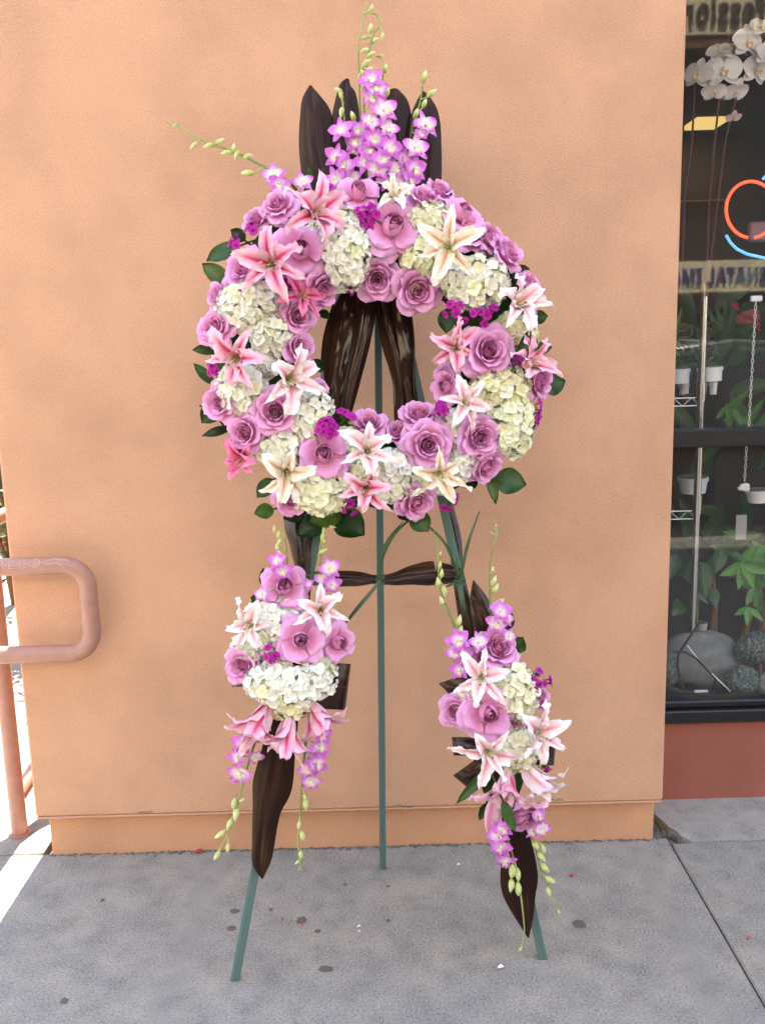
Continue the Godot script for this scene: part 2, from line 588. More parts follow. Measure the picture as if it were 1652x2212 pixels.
# ---------- lily ----------
func lily_petal(ang: float, wide: float, p0: float, p1: float, p2: float, length: float, bent := 0.0, twist := 0.0) -> ArrayMesh:
	var steps := 24
	var rr := PackedFloat32Array()
	var zz := PackedFloat32Array()
	var ff := PackedFloat32Array()
	var r := 0.02
	var z := -0.12
	for k in steps + 1:
		var q := k / float(steps)
		var phi := lerpf(p0, p1, smoothstep(0.0, 0.5, q)) + p2 * pow(maxf(0.0, (q - 0.42) / 0.58), 1.7)
		rr.append(r); zz.append(z); ff.append(deg_to_rad(phi))
		r += sin(deg_to_rad(phi)) * length / steps
		z += cos(deg_to_rad(phi)) * length / steps
	var ph := rng.randf() * TAU
	var sd := rng.randf_range(0, 400)
	var wav := rng.randf_range(0.045, 0.08) * (0.5 if p1 < 40.0 else 1.0)
	var b := Buf.new()
	b.grid(10, 26, func(a, w):
		var u: float = a * 2.0 - 1.0
		var fi: float = w * steps
		var k := mini(int(fi), steps - 1)
		var fr := fi - k
		var R := lerpf(rr[k], rr[k + 1], fr)
		var Z := lerpf(zz[k], zz[k + 1], fr)
		var phi := lerpf(ff[k], ff[k + 1], fr)
		var hw: float = wide * pow(sin(PI * pow(clampf(w * 0.965 + 0.012, 0, 1), 0.80)), 0.72)
		var s := u * hw
		var xn := 0.55 * s * s / maxf(wide, 0.01) * (1.0 - 1.3 * smoothstep(0.45, 0.95, w))
		xn += wav * u * u * (sin(w * 15.0 + ph + u * 1.3) + 0.55 * sin(w * 34.0 + ph * 2.0 + u * 2.0)) * smoothstep(0.15, 0.4, w)
		xn -= 0.022 * exp(-pow(u / 0.16, 2.0)) * (1.0 - smoothstep(0.6, 0.9, w))
		xn += 0.02 * nz.get_noise_2d(sd + u * 50, w * 120)
		var side: float = s + bent * w * w
		var tw: float = twist * w * w
		var s2 := side * cos(tw) - xn * sin(tw)
		var n2 := side * sin(tw) + xn * cos(tw)
		var p := Vector3(R - cos(phi) * n2, s2, Z + sin(phi) * n2)
		return p.rotated(Vector3(0, 0, 1), ang))
	return b.mesh(M.lily_pink)

func make_lily(p0: float, p1: float, p2: float) -> Node3D:
	var o := Node3D.new()
	for k in 6:
		var inner := k % 2 == 0
		var j := rng.randf_range(-1, 1)
		var m := lily_petal(TAU * k / 6.0 + rng.randf_range(-0.17, 0.17), 0.225 if inner else 0.155, p0, p1 + 15 * j + (0 if inner else 6), p2 + 50 * rng.randf_range(-1, 1), rng.randf_range(1.12, 1.36), rng.randf_range(-0.2, 0.2), rng.randf_range(-0.9, 0.9) * (0.3 if p1 < 40.0 else 1.0))
		var q := part("petal", m, o)
		if inner: q.position.z += 0.012
	var s := Buf.new()
	var bend := Vector3(rng.randf_range(-0.08, 0.08), rng.randf_range(-0.14, -0.02), 0)
	var pts := []
	for k in 7: pts.append(Vector3(0, 0, -0.1) + Vector3(0, 0, 0.11 * k) + bend * pow(k / 6.0, 2.0) * 1.4)
	s.tube(pts, [0.03, 0.026, 0.018, 0.017, 0.017, 0.019, 0.032], 6, func(k): return Color(0.55, 0.62, 0.22).lerp(Color(0.20, 0.12, 0.10), smoothstep(0.93, 1.0, k)))
	part("pistil", s.mesh(M.small), o)
	for k in 6:
		var f := Buf.new()
		var a := TAU * (k + 0.5) / 6.0
		var d := Vector3(cos(a), sin(a), 0)
		var spread := rng.randf_range(0.14, 0.26)
		var q := []
		for w in 6: q.append(d * (0.03 + spread * pow(w / 5.0, 1.6)) + Vector3(0, 0, -0.08 + 0.105 * w) + bend * pow(w / 5.0, 2.0))
		f.tube(q, [0.014, 0.012, 0.011, 0.010, 0.009, 0.006], 5, Color(0.68, 0.70, 0.34))
		part("stamen", f.mesh(M.small), o)
	return o

var lilies := []
func make_lilies() -> void:
	for k in 4: lilies.append(make_lily(20, 70, 60))    # wide star
	for k in 8: lilies.append(make_lily(14, 58, 115))    # rolled back
	for k in 4: lilies.append(make_lily(12, 26, 90))    # trumpet

func lily(kind: int, tone: String, x: float, y: float, r: float, label: String, group: String, roll: float, tx := NAN, ty := NAN, lift := 0.03) -> void:
	var o: Node3D = lilies[[0, 4, 12][kind] + rng.randi() % (8 if kind == 1 else 4)].duplicate()
	o.name = numbered("lily")
	add_child(o)
	var sw := swell(x, y)
	tx = (sw.y if is_nan(tx) else tx) + rng.randf_range(-0.28, 0.28)
	ty = (sw.z if is_nan(ty) else ty) + rng.randf_range(-0.28, 0.28)
	o.transform = seat(x, y, r * 0.96, 0.0, lift, tx, ty, deg_to_rad(roll))
	for q in o.get_children():
		if String(q.name).begins_with("petal"):
			q.material_override = M["lily_" + tone]
			var bend := Vector3(rng.randf_range(-1, 1), rng.randf_range(-1, 1), rng.randf_range(-0.5, 0.5))
			q.transform = Transform3D(Basis(bend.normalized(), rng.randf_range(0.05, 0.24)).scaled(Vector3.ONE * rng.randf_range(0.88, 1.08)), q.position)
	tag(o, label, "lily", group)

# ---------- hydrangea ----------
var florets := []
func make_florets() -> void:
	var tones := [[Color(0.93, 0.91, 0.70), Color(0.88, 0.86, 0.48)], [Color(0.94, 0.93, 0.84), Color(0.90, 0.90, 0.66)], [Color(0.93, 0.91, 0.62), Color(0.86, 0.83, 0.38)], [Color(0.90, 0.92, 0.70), Color(0.80, 0.84, 0.44)]]
	for tone in tones:
		var set_ := []
		for v in 4:
			var b := Buf.new()
			for k in 4:
				var a := TAU * k / 4.0 + rng.randf_range(-0.12, 0.12)
				var ph := rng.randf() * 9.0
				var cup := rng.randf_range(-0.15, 0.4)
				var tw := rng.randf_range(-0.22, 0.22)
				var L := rng.randf_range(0.92, 1.12)
				b.grid(5, 5, func(p, w):
					var u: float = p * 2.0 - 1.0
					var hw: float = 0.60 * pow(sin(PI * clampf(w * 0.82 + 0.06, 0, 1)), 0.75)
					var r: float = L * w * (1.0 - 0.10 * u * u)
					var z: float = 0.20 * w * (1.0 - w) + cup * w * w + 0.25 * u * u * hw + tw * u * w + 0.06 * sin(u * 4.0 + w * 6.0 + ph) * w
					return Vector3(r, u * hw, z).rotated(Vector3(0, 0, 1), a),
				func(p, w):
					var u: float = p * 2.0 - 1.0
					return (tone[1] as Color).lerp(tone[0], clampf(smoothstep(0.0, 0.6, w) - 0.15 * (1.0 - absf(u)), 0, 1)))
			b.ball(Vector3(0, 0, 0.05), Vector3(0.09, 0.09, 0.07), 6, 4, null, 0, 1, Color(0.66, 0.66, 0.30))
			set_.append(b.mesh(M.floret))
		florets.append(set_)

func hydrangea(tone: int, x: float, y: float, rx: float, ry: float, label: String, group: String, lift := 0.0, tilt := 0.0) -> void:
	rx *= 1.08
	ry *= 1.06
	var s := swell(x, y)
	var axis := (PN + PX * s.y * 0.45 + PY * s.z * 0.45).normalized()
	var p := at(x, y, s.x + lift - 0.022)
	var k := px(1.0, p)
	var o := thing("hydrangea", label, "hydrangea", Transform3D(facing(axis, deg_to_rad(tilt)), p), group)
	var rz := (rx + ry) * 0.44
	var h := Vector3(rx, ry, rz) * k
	var c := Buf.new()
	c.ball(Vector3.ZERO, h * 0.70, 14, 10, nz, 0.3, 40.0, Color(0.66, 0.68, 0.44))
	part("core", c.mesh(M.plain_v), o)
	var n := int(clampf(rx * ry * 0.0225 + 16, 24, 160))
	for q in n:
		var z := 1.0 - (q + 0.5) / n * 1.35
		var a := q * 2.39996 + rng.randf_range(-0.3, 0.3)
		var d := Vector3(sqrt(maxf(0, 1 - z * z)) * cos(a), sqrt(maxf(0, 1 - z * z)) * sin(a), z)
		var pos := d * h * rng.randf_range(0.78, 0.98)
		var nn := (d / h).normalized() + Vector3(rng.randf_range(-1, 1), rng.randf_range(-1, 1), rng.randf_range(-0.3, 1)) * 0.36
		nn = nn.normalized()
		var up := Vector3(0, 1, 0.2)
		var xx := up.cross(nn).normalized()
		var bb := Basis(xx, nn.cross(xx), nn) * Basis(Vector3(0, 0, 1), rng.randf() * TAU)
		var tn := tone if rng.randf() < 0.72 else rng.randi() % 4
		part("floret", florets[tn][rng.randi() % 4], o, Transform3D(bb.scaled(Vector3.ONE * k * 15.5 * rng.randf_range(0.82, 1.15)), pos))

# ---------- sweet william ----------
var pinks := []
var bract: ArrayMesh
func make_pinks() -> void:
	for v in 3:
		var b := Buf.new()
		for k in 5:
			var a := TAU * k / 5.0 + rng.randf_range(-0.1, 0.1)
			var ph := rng.randf() * 6.0
			b.grid(6, 4, func(p, w):
				var u: float = p * 2.0 - 1.0
				var r: float = w * (1.0 - 0.10 * u * u + 0.07 * sin(p * 20.0 + ph) * w)
				return Vector3(r, u * 0.62 * w * (1.15 - 0.2 * w), 0.22 * w - 0.18 * w * w + 0.07 * sin(u * 3.0 + ph)).rotated(Vector3(0, 0, 1), a),
			func(p, w): return Color(0.20, 0.0, 0.12).lerp(Color(0.46, 0.012, 0.31), smoothstep(0.12, 0.42, w)))
		b.tube([Vector3(0, 0, 0.05), Vector3(0, 0, -0.7), Vector3(0, 0, -1.3)], [0.13, 0.2, 0.1], 5, Color(0.10, 0.15, 0.04))
		pinks.append(b.mesh(M.small))
	var g := Buf.new()
	for k in 46:
		var d := Vector3(rng.randf_range(-1, 1), rng.randf_range(-1, 1), rng.randf_range(-0.4, 1)).normalized()
		var s := d.cross(Vector3(0.3, 0.5, 0.7)).normalized()
		var c0 := d * rng.randf_range(0.1, 0.45)
		var l := rng.randf_range(0.35, 0.6)
		g.tube([c0, c0 + d * l * 0.5 + s * 0.05, c0 + d * l + s * 0.14], [0.045, 0.05, 0.006], 4, Color(0.055, 0.12, 0.03).lerp(Color(0.16, 0.22, 0.06), rng.randf()))
	bract = g.mesh(M.small)

func sweet_william(x: float, y: float, r: float, n: int, label: String, group: String, spots: Array = [], green := 0.8, lift := 0.02) -> void:
	var x0 := seat(x, y, 1.0, 0.0, lift, NAN, NAN, 0.0)
	var o := thing("sweet_william", label, "sweet william", x0, group)
	part("bracts", bract, o, Transform3D(Basis().scaled(Vector3.ONE * r * green), Vector3(0, 0, -r * 0.35)))
	if spots.is_empty():
		for k in n:
			var a := k * 2.4 + 0.7
			var q := sqrt((k + 0.4) / n) * r * 0.92
			spots.append([cos(a) * q, sin(a) * q])
	for s in spots:
		var e := Vector3(s[0], -s[1] if false else s[1], 0)
		var nn := (Vector3(s[0] / r, s[1] / r, 1.1) + Vector3(rng.randf_range(-0.3, 0.3), rng.randf_range(-0.3, 0.3), 0)).normalized()
		var xx := Vector3(0, 1, 0.1).cross(nn).normalized()
		var bb := Basis(xx, nn.cross(xx), nn) * Basis(Vector3(0, 0, 1), rng.randf() * TAU)
		part("floret", pinks[rng.randi() % 3], o, Transform3D(bb.scaled(Vector3.ONE * rng.randf_range(9.0, 11.5)), e + Vector3(0, 0, r * 0.25 + rng.randf_range(-2, 3))))

# ---------- leaves ----------
func leaf(x0: float, y0: float, x1: float, y1: float, wide: float, label: String, group: String, shade := Color(0.045, 0.115, 0.022), off := NAN, fold := 0.25, bend := 0.2, face := 0.0) -> void:
	var o0 := off if not is_nan(off) else swell((x0 + x1) / 2, (y0 + y1) / 2).x - 0.035
	var a := at(x0, y0, o0)
	var b := at(x1, y1, o0 + 0.012)
	var ln := (b - a).length()
	var d := (b - a) / ln
	var nn := (PN + PX * rng.randf_range(-0.3, 0.3) + PY * (0.25 + face)).normalized()
	var s := d.cross(nn).normalized()
	nn = s.cross(d)
	var hw := px(wide / 2, a)
	var sd := rng.randf() * 100.0
	var m := Buf.new()
	m.grid(8, 14, func(p, w):
		var u: float = p * 2.0 - 1.0
		var q: float = clampf(w, 0, 1)
		var k: float = pow(sin(PI * pow(q, 0.86)), 0.72) * (1.0 - 0.28 * smoothstep(0.78, 0.98, q))
		if q > 0.985: k = 0.03
		var h: float = fold * hw * u * u + bend * ln * (q * (1 - q)) * 0.8 + 0.05 * hw * sin(q * 11 + sd + u * 2) * absf(u)
		return a + d * ln * q + s * u * hw * k + nn * h, shade)
	m.tube([a - d * px(55, a) - PN * 0.025, a - d * px(25, a) - PN * 0.008, a + d * ln * 0.04], px(2.2, a), 5, shade)
	solo("leaf", m.mesh(M.leaf), label, "leaf", group)

# a long dark leaf along a spine of [x, y, off, left half width, right half width] in the photograph's grid
func ti_mesh(pts: Array, bow := 0.3, wave := 0.05, crease := 0.12, tip := true, shade := Color.WHITE) -> ArrayMesh:
	var n := 40
	var cen := []
	var wl := []
	var wr := []
	for k in n + 1:
		var f := k / float(n) * (pts.size() - 1)
		var j := mini(int(f), pts.size() - 2)
		var t := f - j
		var q := []
		for e in 5:
			var p0: float = pts[maxi(j - 1, 0)][e]
			var p1: float = pts[j][e]
			var p2: float = pts[j + 1][e]
			var p3: float = pts[mini(j + 2, pts.size() - 1)][e]
			q.append(0.5 * ((2 * p1) + (p2 - p0) * t + (2 * p0 - 5 * p1 + 4 * p2 - p3) * t * t + (3 * p1 - p0 - 3 * p2 + p3) * t * t * t))
		var c := at(q[0], q[1], q[2])
		cen.append(c); wl.append(px(maxf(q[3], 0.3), c)); wr.append(px(maxf(q[4], 0.3), c))
	var sd := rng.randf() * 200.0
	var b := Buf.new()
	b.grid(14, n, func(p, w):
		var u: float = p * 2.0 - 1.0
		var k := clampi(roundi(w * n), 0, n)
		var d: Vector3 = (cen[mini(k + 1, n)] - cen[maxi(k - 1, 0)]).normalized()
		var s := d.cross(PN).normalized()
		if s.dot(PX) < 0: s = -s
		var nn := s.cross(d)
		if nn.dot(PN) < 0: nn = -nn
		var hw: float = wl[k] if u < 0 else wr[k]
		var avg: float = (wl[k] + wr[k]) / 2
		var h: float = -bow * avg * u * u + crease * avg * exp(-pow(u / 0.18, 2)) * -1.0
		h += wave * avg * (sin(w * 9.0 + sd + u * 2.2) * absf(u) + 0.9 * nz.get_noise_2d(u * 70 + sd, w * 110))
		return cen[k] + s * u * hw + nn * h, shade)
	return b.mesh(M.ti)

func ti_leaf(label: String, group: String, pts: Array, bow := 0.3, wave := 0.06, crease := 0.12, shade := Color.WHITE) -> MeshInstance3D:
	return solo("ti_leaf", ti_mesh(pts, bow, wave, crease, true, shade), label, "ti leaf", group)

# a leaf bent into a loop: out from a to b and back behind, as wide as the line across (in pixels)
func ti_loop(label: String, group: String, ax: float, ay: float, bx: float, by: float, cx: float, cy: float, off := 0.07, depth := 0.05) -> void:
	depth *= 1.35
	var m := Buf.new()
	m.grid(8, 26, func(p, w):
		var u: float = p * 2.0 - 1.0
		var th: float = (w - 0.5) * PI * 1.06
		var f := maxf(cos(th), -0.1)
		var x := lerpf(ax, bx, f) + u * cx
		var y := lerpf(ay, by, f) + u * cy
		return at(x, y, off - sin(th) * depth + 0.006 * sin(u * 2.0 + w * 5.0)), Color(0.9, 0.8, 0.8))
	solo("ti_leaf_loop", m.mesh(M.ti), label, "ti leaf", group)

# ---------- orchid sprays ----------
var orchids := []
var bud_mesh: ArrayMesh
func make_orchids() -> void:
	for v in 6:
		var o := Node3D.new()
		var wan := 0.0 if v < 4 else 0.22
		var open := rng.randf_range(0.7, 1.0)
		for k in 5:
			var a: float = [90.0, 20.0, 160.0, 232.0, 308.0][k] + rng.randf_range(-7, 7)
			var broad: bool = k == 1 or k == 2
			var hw := 0.40 if broad else 0.27
			var curl := rng.randf_range(-0.1, 0.3)
			var ph := rng.randf() * 6.0
			var b := Buf.new()
			b.grid(6, 8, func(p, w):
				var u: float = p * 2.0 - 1.0
				var k2: float = hw * pow(sin(PI * pow(clampf(w * 0.96 + 0.02, 0, 1), 0.85 if broad else 0.72)), 0.8)
				var r: float = 0.06 + 0.98 * w * (0.75 + 0.25 * open)
				var z: float = 0.5 * (1.0 - open) * w + 0.22 * w - curl * w * w * 0.7 + 0.16 * u * u * k2 + 0.04 * sin(w * 7 + ph + u * 2)
				return Vector3(r, u * k2, z).rotated(Vector3(0, 0, 1), deg_to_rad(a)),
			func(p, w):
				var u: float = absf(p * 2.0 - 1.0)
				return Color(0.86, 0.74, 0.78).lerp(Color(0.64, 0.17, 0.63), clampf(smoothstep(0.05 + wan, 0.62 + wan, w + 0.12 * u), 0, 1)))
			part("petal", b.mesh(M.small), o)
		var l := Buf.new()
		l.grid(8, 8, func(p, w):
			var u: float = p * 2.0 - 1.0
			var a2: float = u * (2.2 - 1.2 * w)
			var rr: float = 0.16 + 0.14 * w
			return Vector3(sin(a2) * rr, -0.05 - 0.52 * w - rr * 0.2, 0.24 + rr * 0.9 - cos(a2) * rr * 0.9 + 0.1 * w),
		func(p, w):
			return Color(0.84, 0.82, 0.50).lerp(Color(0.60, 0.10, 0.56), smoothstep(0.25, 0.85, w)))
		part("lip", l.mesh(M.small), o)
		var cc := Buf.new()
		cc.ball(Vector3(0, 0.02, 0.16), Vector3(0.1, 0.1, 0.16), 7, 5, null, 0, 1, Color(0.80, 0.78, 0.50))
		part("column", cc.mesh(M.small), o)
		orchids.append(o)
	var q := Buf.new()
	q.grid(9, 12, func(p, w):
		var r: float = 0.24 * pow(sin(PI * pow(w, 0.75)), 0.8) + 0.002
		var a: float = p * TAU
		return Vector3(cos(a) * r * 0.9, w, sin(a) * r + 0.16 * sin(w * PI)),
	func(p, w):
		return Color(0.52, 0.58, 0.20).lerp(Color(0.70, 0.72, 0.42), smoothstep(0.3, 0.8, w) * (0.6 + 0.4 * sin(p * 12.0))))
	bud_mesh = q.mesh(M.small)

# stem through points [x, y]; blossoms [x, y, radius, tilt x, tilt y]; buds [x, y, length, direction in degrees, 0 = up, clockwise]
func orchid_spray(label: String, group: String, off: float, stem: Array, blossoms: Array, buds: Array, rad := 3.2) -> void:
	var root := at(stem[0][0], stem[0][1], off)
	var o := thing("orchid_spray", label, "orchid spray", Transform3D(Basis(), root), group)
	var pts := []
	var n := 26
	for k in n + 1:
		var f := k / float(n) * (stem.size() - 1)
		var j := mini(int(f), stem.size() - 2)
		var t := f - j
		var q := []
		for e in 2:
			var p0: float = stem[maxi(j - 1, 0)][e]
			var p1: float = stem[j][e]
			var p2: float = stem[j + 1][e]
			var p3: float = stem[mini(j + 2, stem.size() - 1)][e]
			q.append(0.5 * ((2 * p1) + (p2 - p0) * t + (2 * p0 - 5 * p1 + 4 * p2 - p3) * t * t + (3 * p1 - p0 - 3 * p2 + p3) * t * t * t))
		pts.append(at(q[0], q[1], off + 0.012 * sin(f * 2.0)) - root)
	var rads := []
	for k in n + 1: rads.append(px(lerpf(rad, rad * 0.45, k / float(n)), root))
	var sb := Buf.new()
	sb.tube(pts, rads, 6, func(k): return Color(0.14, 0.20, 0.05).lerp(Color(0.40, 0.46, 0.15), k))
	var near := func(p: Vector3) -> Vector3:
		var best: Vector3 = pts[0]
		for q in pts:
			if (q - p).length() < (best - p).length(): best = q
		return best
	for q in buds:
		var p := at(q[0], q[1], off + 0.006) - root
		var l := px(q[2], root + p)
		var a := deg_to_rad(q[3])
		var d := (PX * sin(a) + PY * cos(a) + PN * rng.randf_range(-0.2, 0.35)).normalized()
		var base := p - d * l * 0.5
		var from: Vector3 = near.call(base)
		var mid := (from + base) / 2 + PN * 0.004 - d * 0.006
		sb.tube([from, mid, base], px(1.5, root), 5, Color(0.46, 0.52, 0.18))
		var x := d.cross(PN).normalized()
		part("bud", bud_mesh, o, Transform3D(Basis(x, d, x.cross(d)).scaled(Vector3(l * 1.05, l, l * 1.05)), base))
	for q in blossoms:
		var p := at(q[0], q[1], off + 0.02 + rng.randf_range(0, 0.012)) - root
		var axis: Vector3 = PN + PX * q[3] + PY * q[4]
		var fl: Node3D = orchids[rng.randi() % 6].duplicate()
		fl.name = "blossom"
		o.add_child(fl, true)
		fl.transform = Transform3D(facing(axis, rng.randf_range(-0.5, 0.5)).scaled(Vector3.ONE * px(q[2] * rng.randf_range(1.0, 1.25), root + p)), p)
		var from: Vector3 = near.call(p)
		sb.tube([from, (from + p) / 2 - PN * 0.006, p - axis.normalized() * 0.002], px(1.5, root), 5, Color(0.56, 0.58, 0.30))
	part("stem", sb.mesh(M.small), o)

# ---------- blades of grass ----------
func blade(b: Buf, pts: Array, wide: float, off: float) -> void:
	var cen := []
	for k in 17:
		var f := k / 16.0 * (pts.size() - 1)
		var j := mini(int(f), pts.size() - 2)
		var t := f - j
		var q := []
		for e in 2:
			var p0: float = pts[maxi(j - 1, 0)][e]
			var p1: float = pts[j][e]
			var p2: float = pts[j + 1][e]
			var p3: float = pts[mini(j + 2, pts.size() - 1)][e]
			q.append(0.5 * ((2 * p1) + (p2 - p0) * t + (2 * p0 - 5 * p1 + 4 * p2 - p3) * t * t + (3 * p1 - p0 - 3 * p2 + p3) * t * t * t))
		cen.append(at(q[0], q[1], off + 0.02 * sin(k / 16.0 * PI)))
	b.grid(2, 16, func(p, w):
		var k := clampi(roundi(w * 16), 0, 16)
		var d: Vector3 = (cen[mini(k + 1, 16)] - cen[maxi(k - 1, 0)]).normalized()
		var s := d.cross(PN).normalized()
		var u: float = p * 2 - 1
		return cen[k] + s * u * px(wide / 2, cen[k]) * (1.0 - 0.8 * pow(w, 3.0)) + PN * 0.0012 * u * u)

func _ready() -> void:
	# ---- camera, sky, sun, exposure ----
	var cam := Camera3D.new()
	cam.name = "camera"
	cam.fov = 57.2
	cam.near = 0.05
	cam.far = 200.0
	cam.position = EYE
	cam.rotation = Vector3(deg_to_rad(-10.5), 0, -0.0268)
	add_child(cam)
	cb = Basis.from_euler(cam.rotation)
	var env := Environment.new()
	env.background_mode = Environment.BG_SKY
	var sm := ProceduralSkyMaterial.new()
	sm.sky_top_color = Color(0.66, 0.73, 0.85)
	sm.sky_horizon_color = Color(0.90, 0.90, 0.90)
	sm.sky_curve = 0.2
	sm.ground_bottom_color = Color(0.45, 0.43, 0.40)
	sm.ground_horizon_color = Color(0.7, 0.69, 0.67)
	env.background_energy_multiplier = 0.55
	var sky := Sky.new()
	sky.sky_material = sm
	env.sky = sky
	env.tonemap_mode = Environment.TONE_MAPPER_LINEAR
	env.tonemap_exposure = 6.9
	env.sdfgi_enabled = true
	env.ssao_enabled = true
	env.ssil_enabled = true
	var we := WorldEnvironment.new()
	we.name = "environment"
	we.environment = env
	add_child(we)
	var sun := DirectionalLight3D.new()
	sun.name = "sun"
	sun.light_energy = 1.5
	sun.light_color = Color(1.0, 0.955, 0.89)
	sun.light_angular_distance = 0.5
	sun.shadow_enabled = true
	add_child(sun)
	sun.look_at_from_position(Vector3(0, 8, -5), Vector3(0, 8, -5) + Vector3(0.0, -1.45, 1.0), Vector3(0, 1, 0))

	nz.seed = 5
	nz.frequency = 0.02
	nz.fractal_octaves = 3
	rng.seed = 11
	make_materials()

	# the plane of the easel's front legs
	var gl := on_ground(508, 2116)
	var gr := on_ground(1172, 2070)
	var apex := on_z(816, 500, -2.29)
	PN = (gr - gl).cross(apex - gl).normalized()
	if PN.z < 0: PN = -PN
	PO = gl
	PX = Vector3(0, 1, 0).cross(PN).normalized()
	PY = PN.cross(PX).normalized()

	build_ground()
	build_shop()
	build_opposite()
	build_rail()
	build_window_goods()
	build_easel(gl, gr, apex)
	rng.seed = 21
	make_roses(); make_lilies(); make_florets(); make_pinks(); make_orchids()
	rng.seed = 31
	build_ti_leaves()
	build_green()
	build_wreath()
	build_left_spray()
	build_right_spray()
	build_top_orchids()
	build_litter()
	for o in roses + lilies + orchids: o.free()

# ---------- the place ----------
func build_ground() -> void:
	var g := Buf.new()
	g.quad(Vector3(-60, -0.035, 60), Vector3(60, -0.035, 60), Vector3(60, -0.035, -60), Vector3(-60, -0.035, -60))
	solo("ground", g.mesh(M.dirt), "", "", "", "structure")
	var walk := Node3D.new()
	walk.name = "sidewalk"
	add_child(walk)
	tag(walk, "", "", "", "structure")
	var slabs := [
		[-2.6, -2.595, 0.8275, 0.9, 0], [0.8325, -2.563, 3.3, 0.9, 1], [3.308, -2.563, 6.0, 0.9, 0],
		[-4.4, -2.595, -2.608, 0.9, 0], [-2.6, -5.0, -1.05, -2.603, 1], [-4.4, -5.0, -2.608, -2.603, 1], [-4.4, -8.0, -1.05, -5.008, 1]]
	for s in slabs:
		var b := Buf.new()
		b.box(Vector3(s[0], -0.13, s[1]), Vector3(s[2], 0.0, s[3]), 0.004)
		part("slab", b.mesh(M.concrete), walk)
	# the pale strip under the window, its corner broken away beside the wall
	var p := PackedVector2Array()
	var edge := [[0.895, -2.571], [0.874, -2.60], [0.868, -2.635], [0.852, -2.66], [0.843, -2.70], [0.832, -2.74], [0.826, -2.78], [0.828, -2.83]]
	var b2 := Buf.new()
	for k in edge.size() - 1:
		var a := Vector3(edge[k][0], 0, edge[k][1])
		var c := Vector3(edge[k + 1][0], 0, edge[k + 1][1])
		b2.quad(Vector3(a.x, 0, a.z), Vector3(3.4, 0, a.z), Vector3(3.4, 0, c.z), Vector3(c.x, 0, c.z))
		b2.quad(c + Vector3(0, -0.12, 0), a + Vector3(0, -0.12, 0), a, c)
	b2.quad(Vector3(0.895, -0.12, -2.571), Vector3(3.4, -0.12, -2.571), Vector3(3.4, 0, -2.571), Vector3(0.895, 0, -2.571))
	part("slab", b2.mesh(M.concrete_pale), walk)
	# crumbs of broken concrete and dirt along the foot of the wall
	var cr := Buf.new()
	rng.seed = 5
	for k in 420:
		var x := rng.randf_range(-1.02, 0.80)
		var r := rng.randf_range(0.0012, 0.0045)
		cr.ball(Vector3(x, 0.0, -2.590 + absf(rng.randfn(0, 0.006))), Vector3(r * rng.randf_range(1, 2.2), r * 0.8, r), 6, 4, nz, 0.5, 30.0)
	for k in 90:
		var t := rng.randf()
		cr.ball(Vector3(lerpf(0.86, 0.80, t) + rng.randf_range(-0.05, 0.03), -0.03, lerpf(-2.575, -2.8, t)), Vector3.ONE * rng.randf_range(0.004, 0.014), 6, 4, nz, 0.6, 30.0)
	solo("crumbled_grout", cr.mesh(M.dirt), "dark crumbs of broken concrete along the foot of the orange wall", "rubble", "", "stuff")
	# the street
	var st := Buf.new()
	st.box(Vector3(-30, -0.2, 1.06), Vector3(30, -0.03, 7.0))
	solo("road", st.mesh(M.asphalt), "", "", "", "structure")
	var kb := Buf.new()
	kb.box(Vector3(-30, -0.2, 0.908), Vector3(30, 0.0, 1.056), 0.015)
	solo("kerb", kb.mesh(M.concrete_pale), "", "", "", "structure")
	var fs := Buf.new()
	fs.box(Vector3(-30, -0.2, 7.004), Vector3(30, 0.0, 9.0), 0.01)
	solo("far_sidewalk", fs.mesh(M.concrete_pale), "", "", "", "structure")
	var wl := Buf.new()
	wl.box(Vector3(-30, -0.2, 0.5), Vector3(-4.41, -0.002, 0.9), 0.01)
	wl.box(Vector3(6.01, -0.2, -2.563), Vector3(30, -0.002, 0.9), 0.01)
	solo("pavement", wl.mesh(M.concrete), "", "", "", "structure")

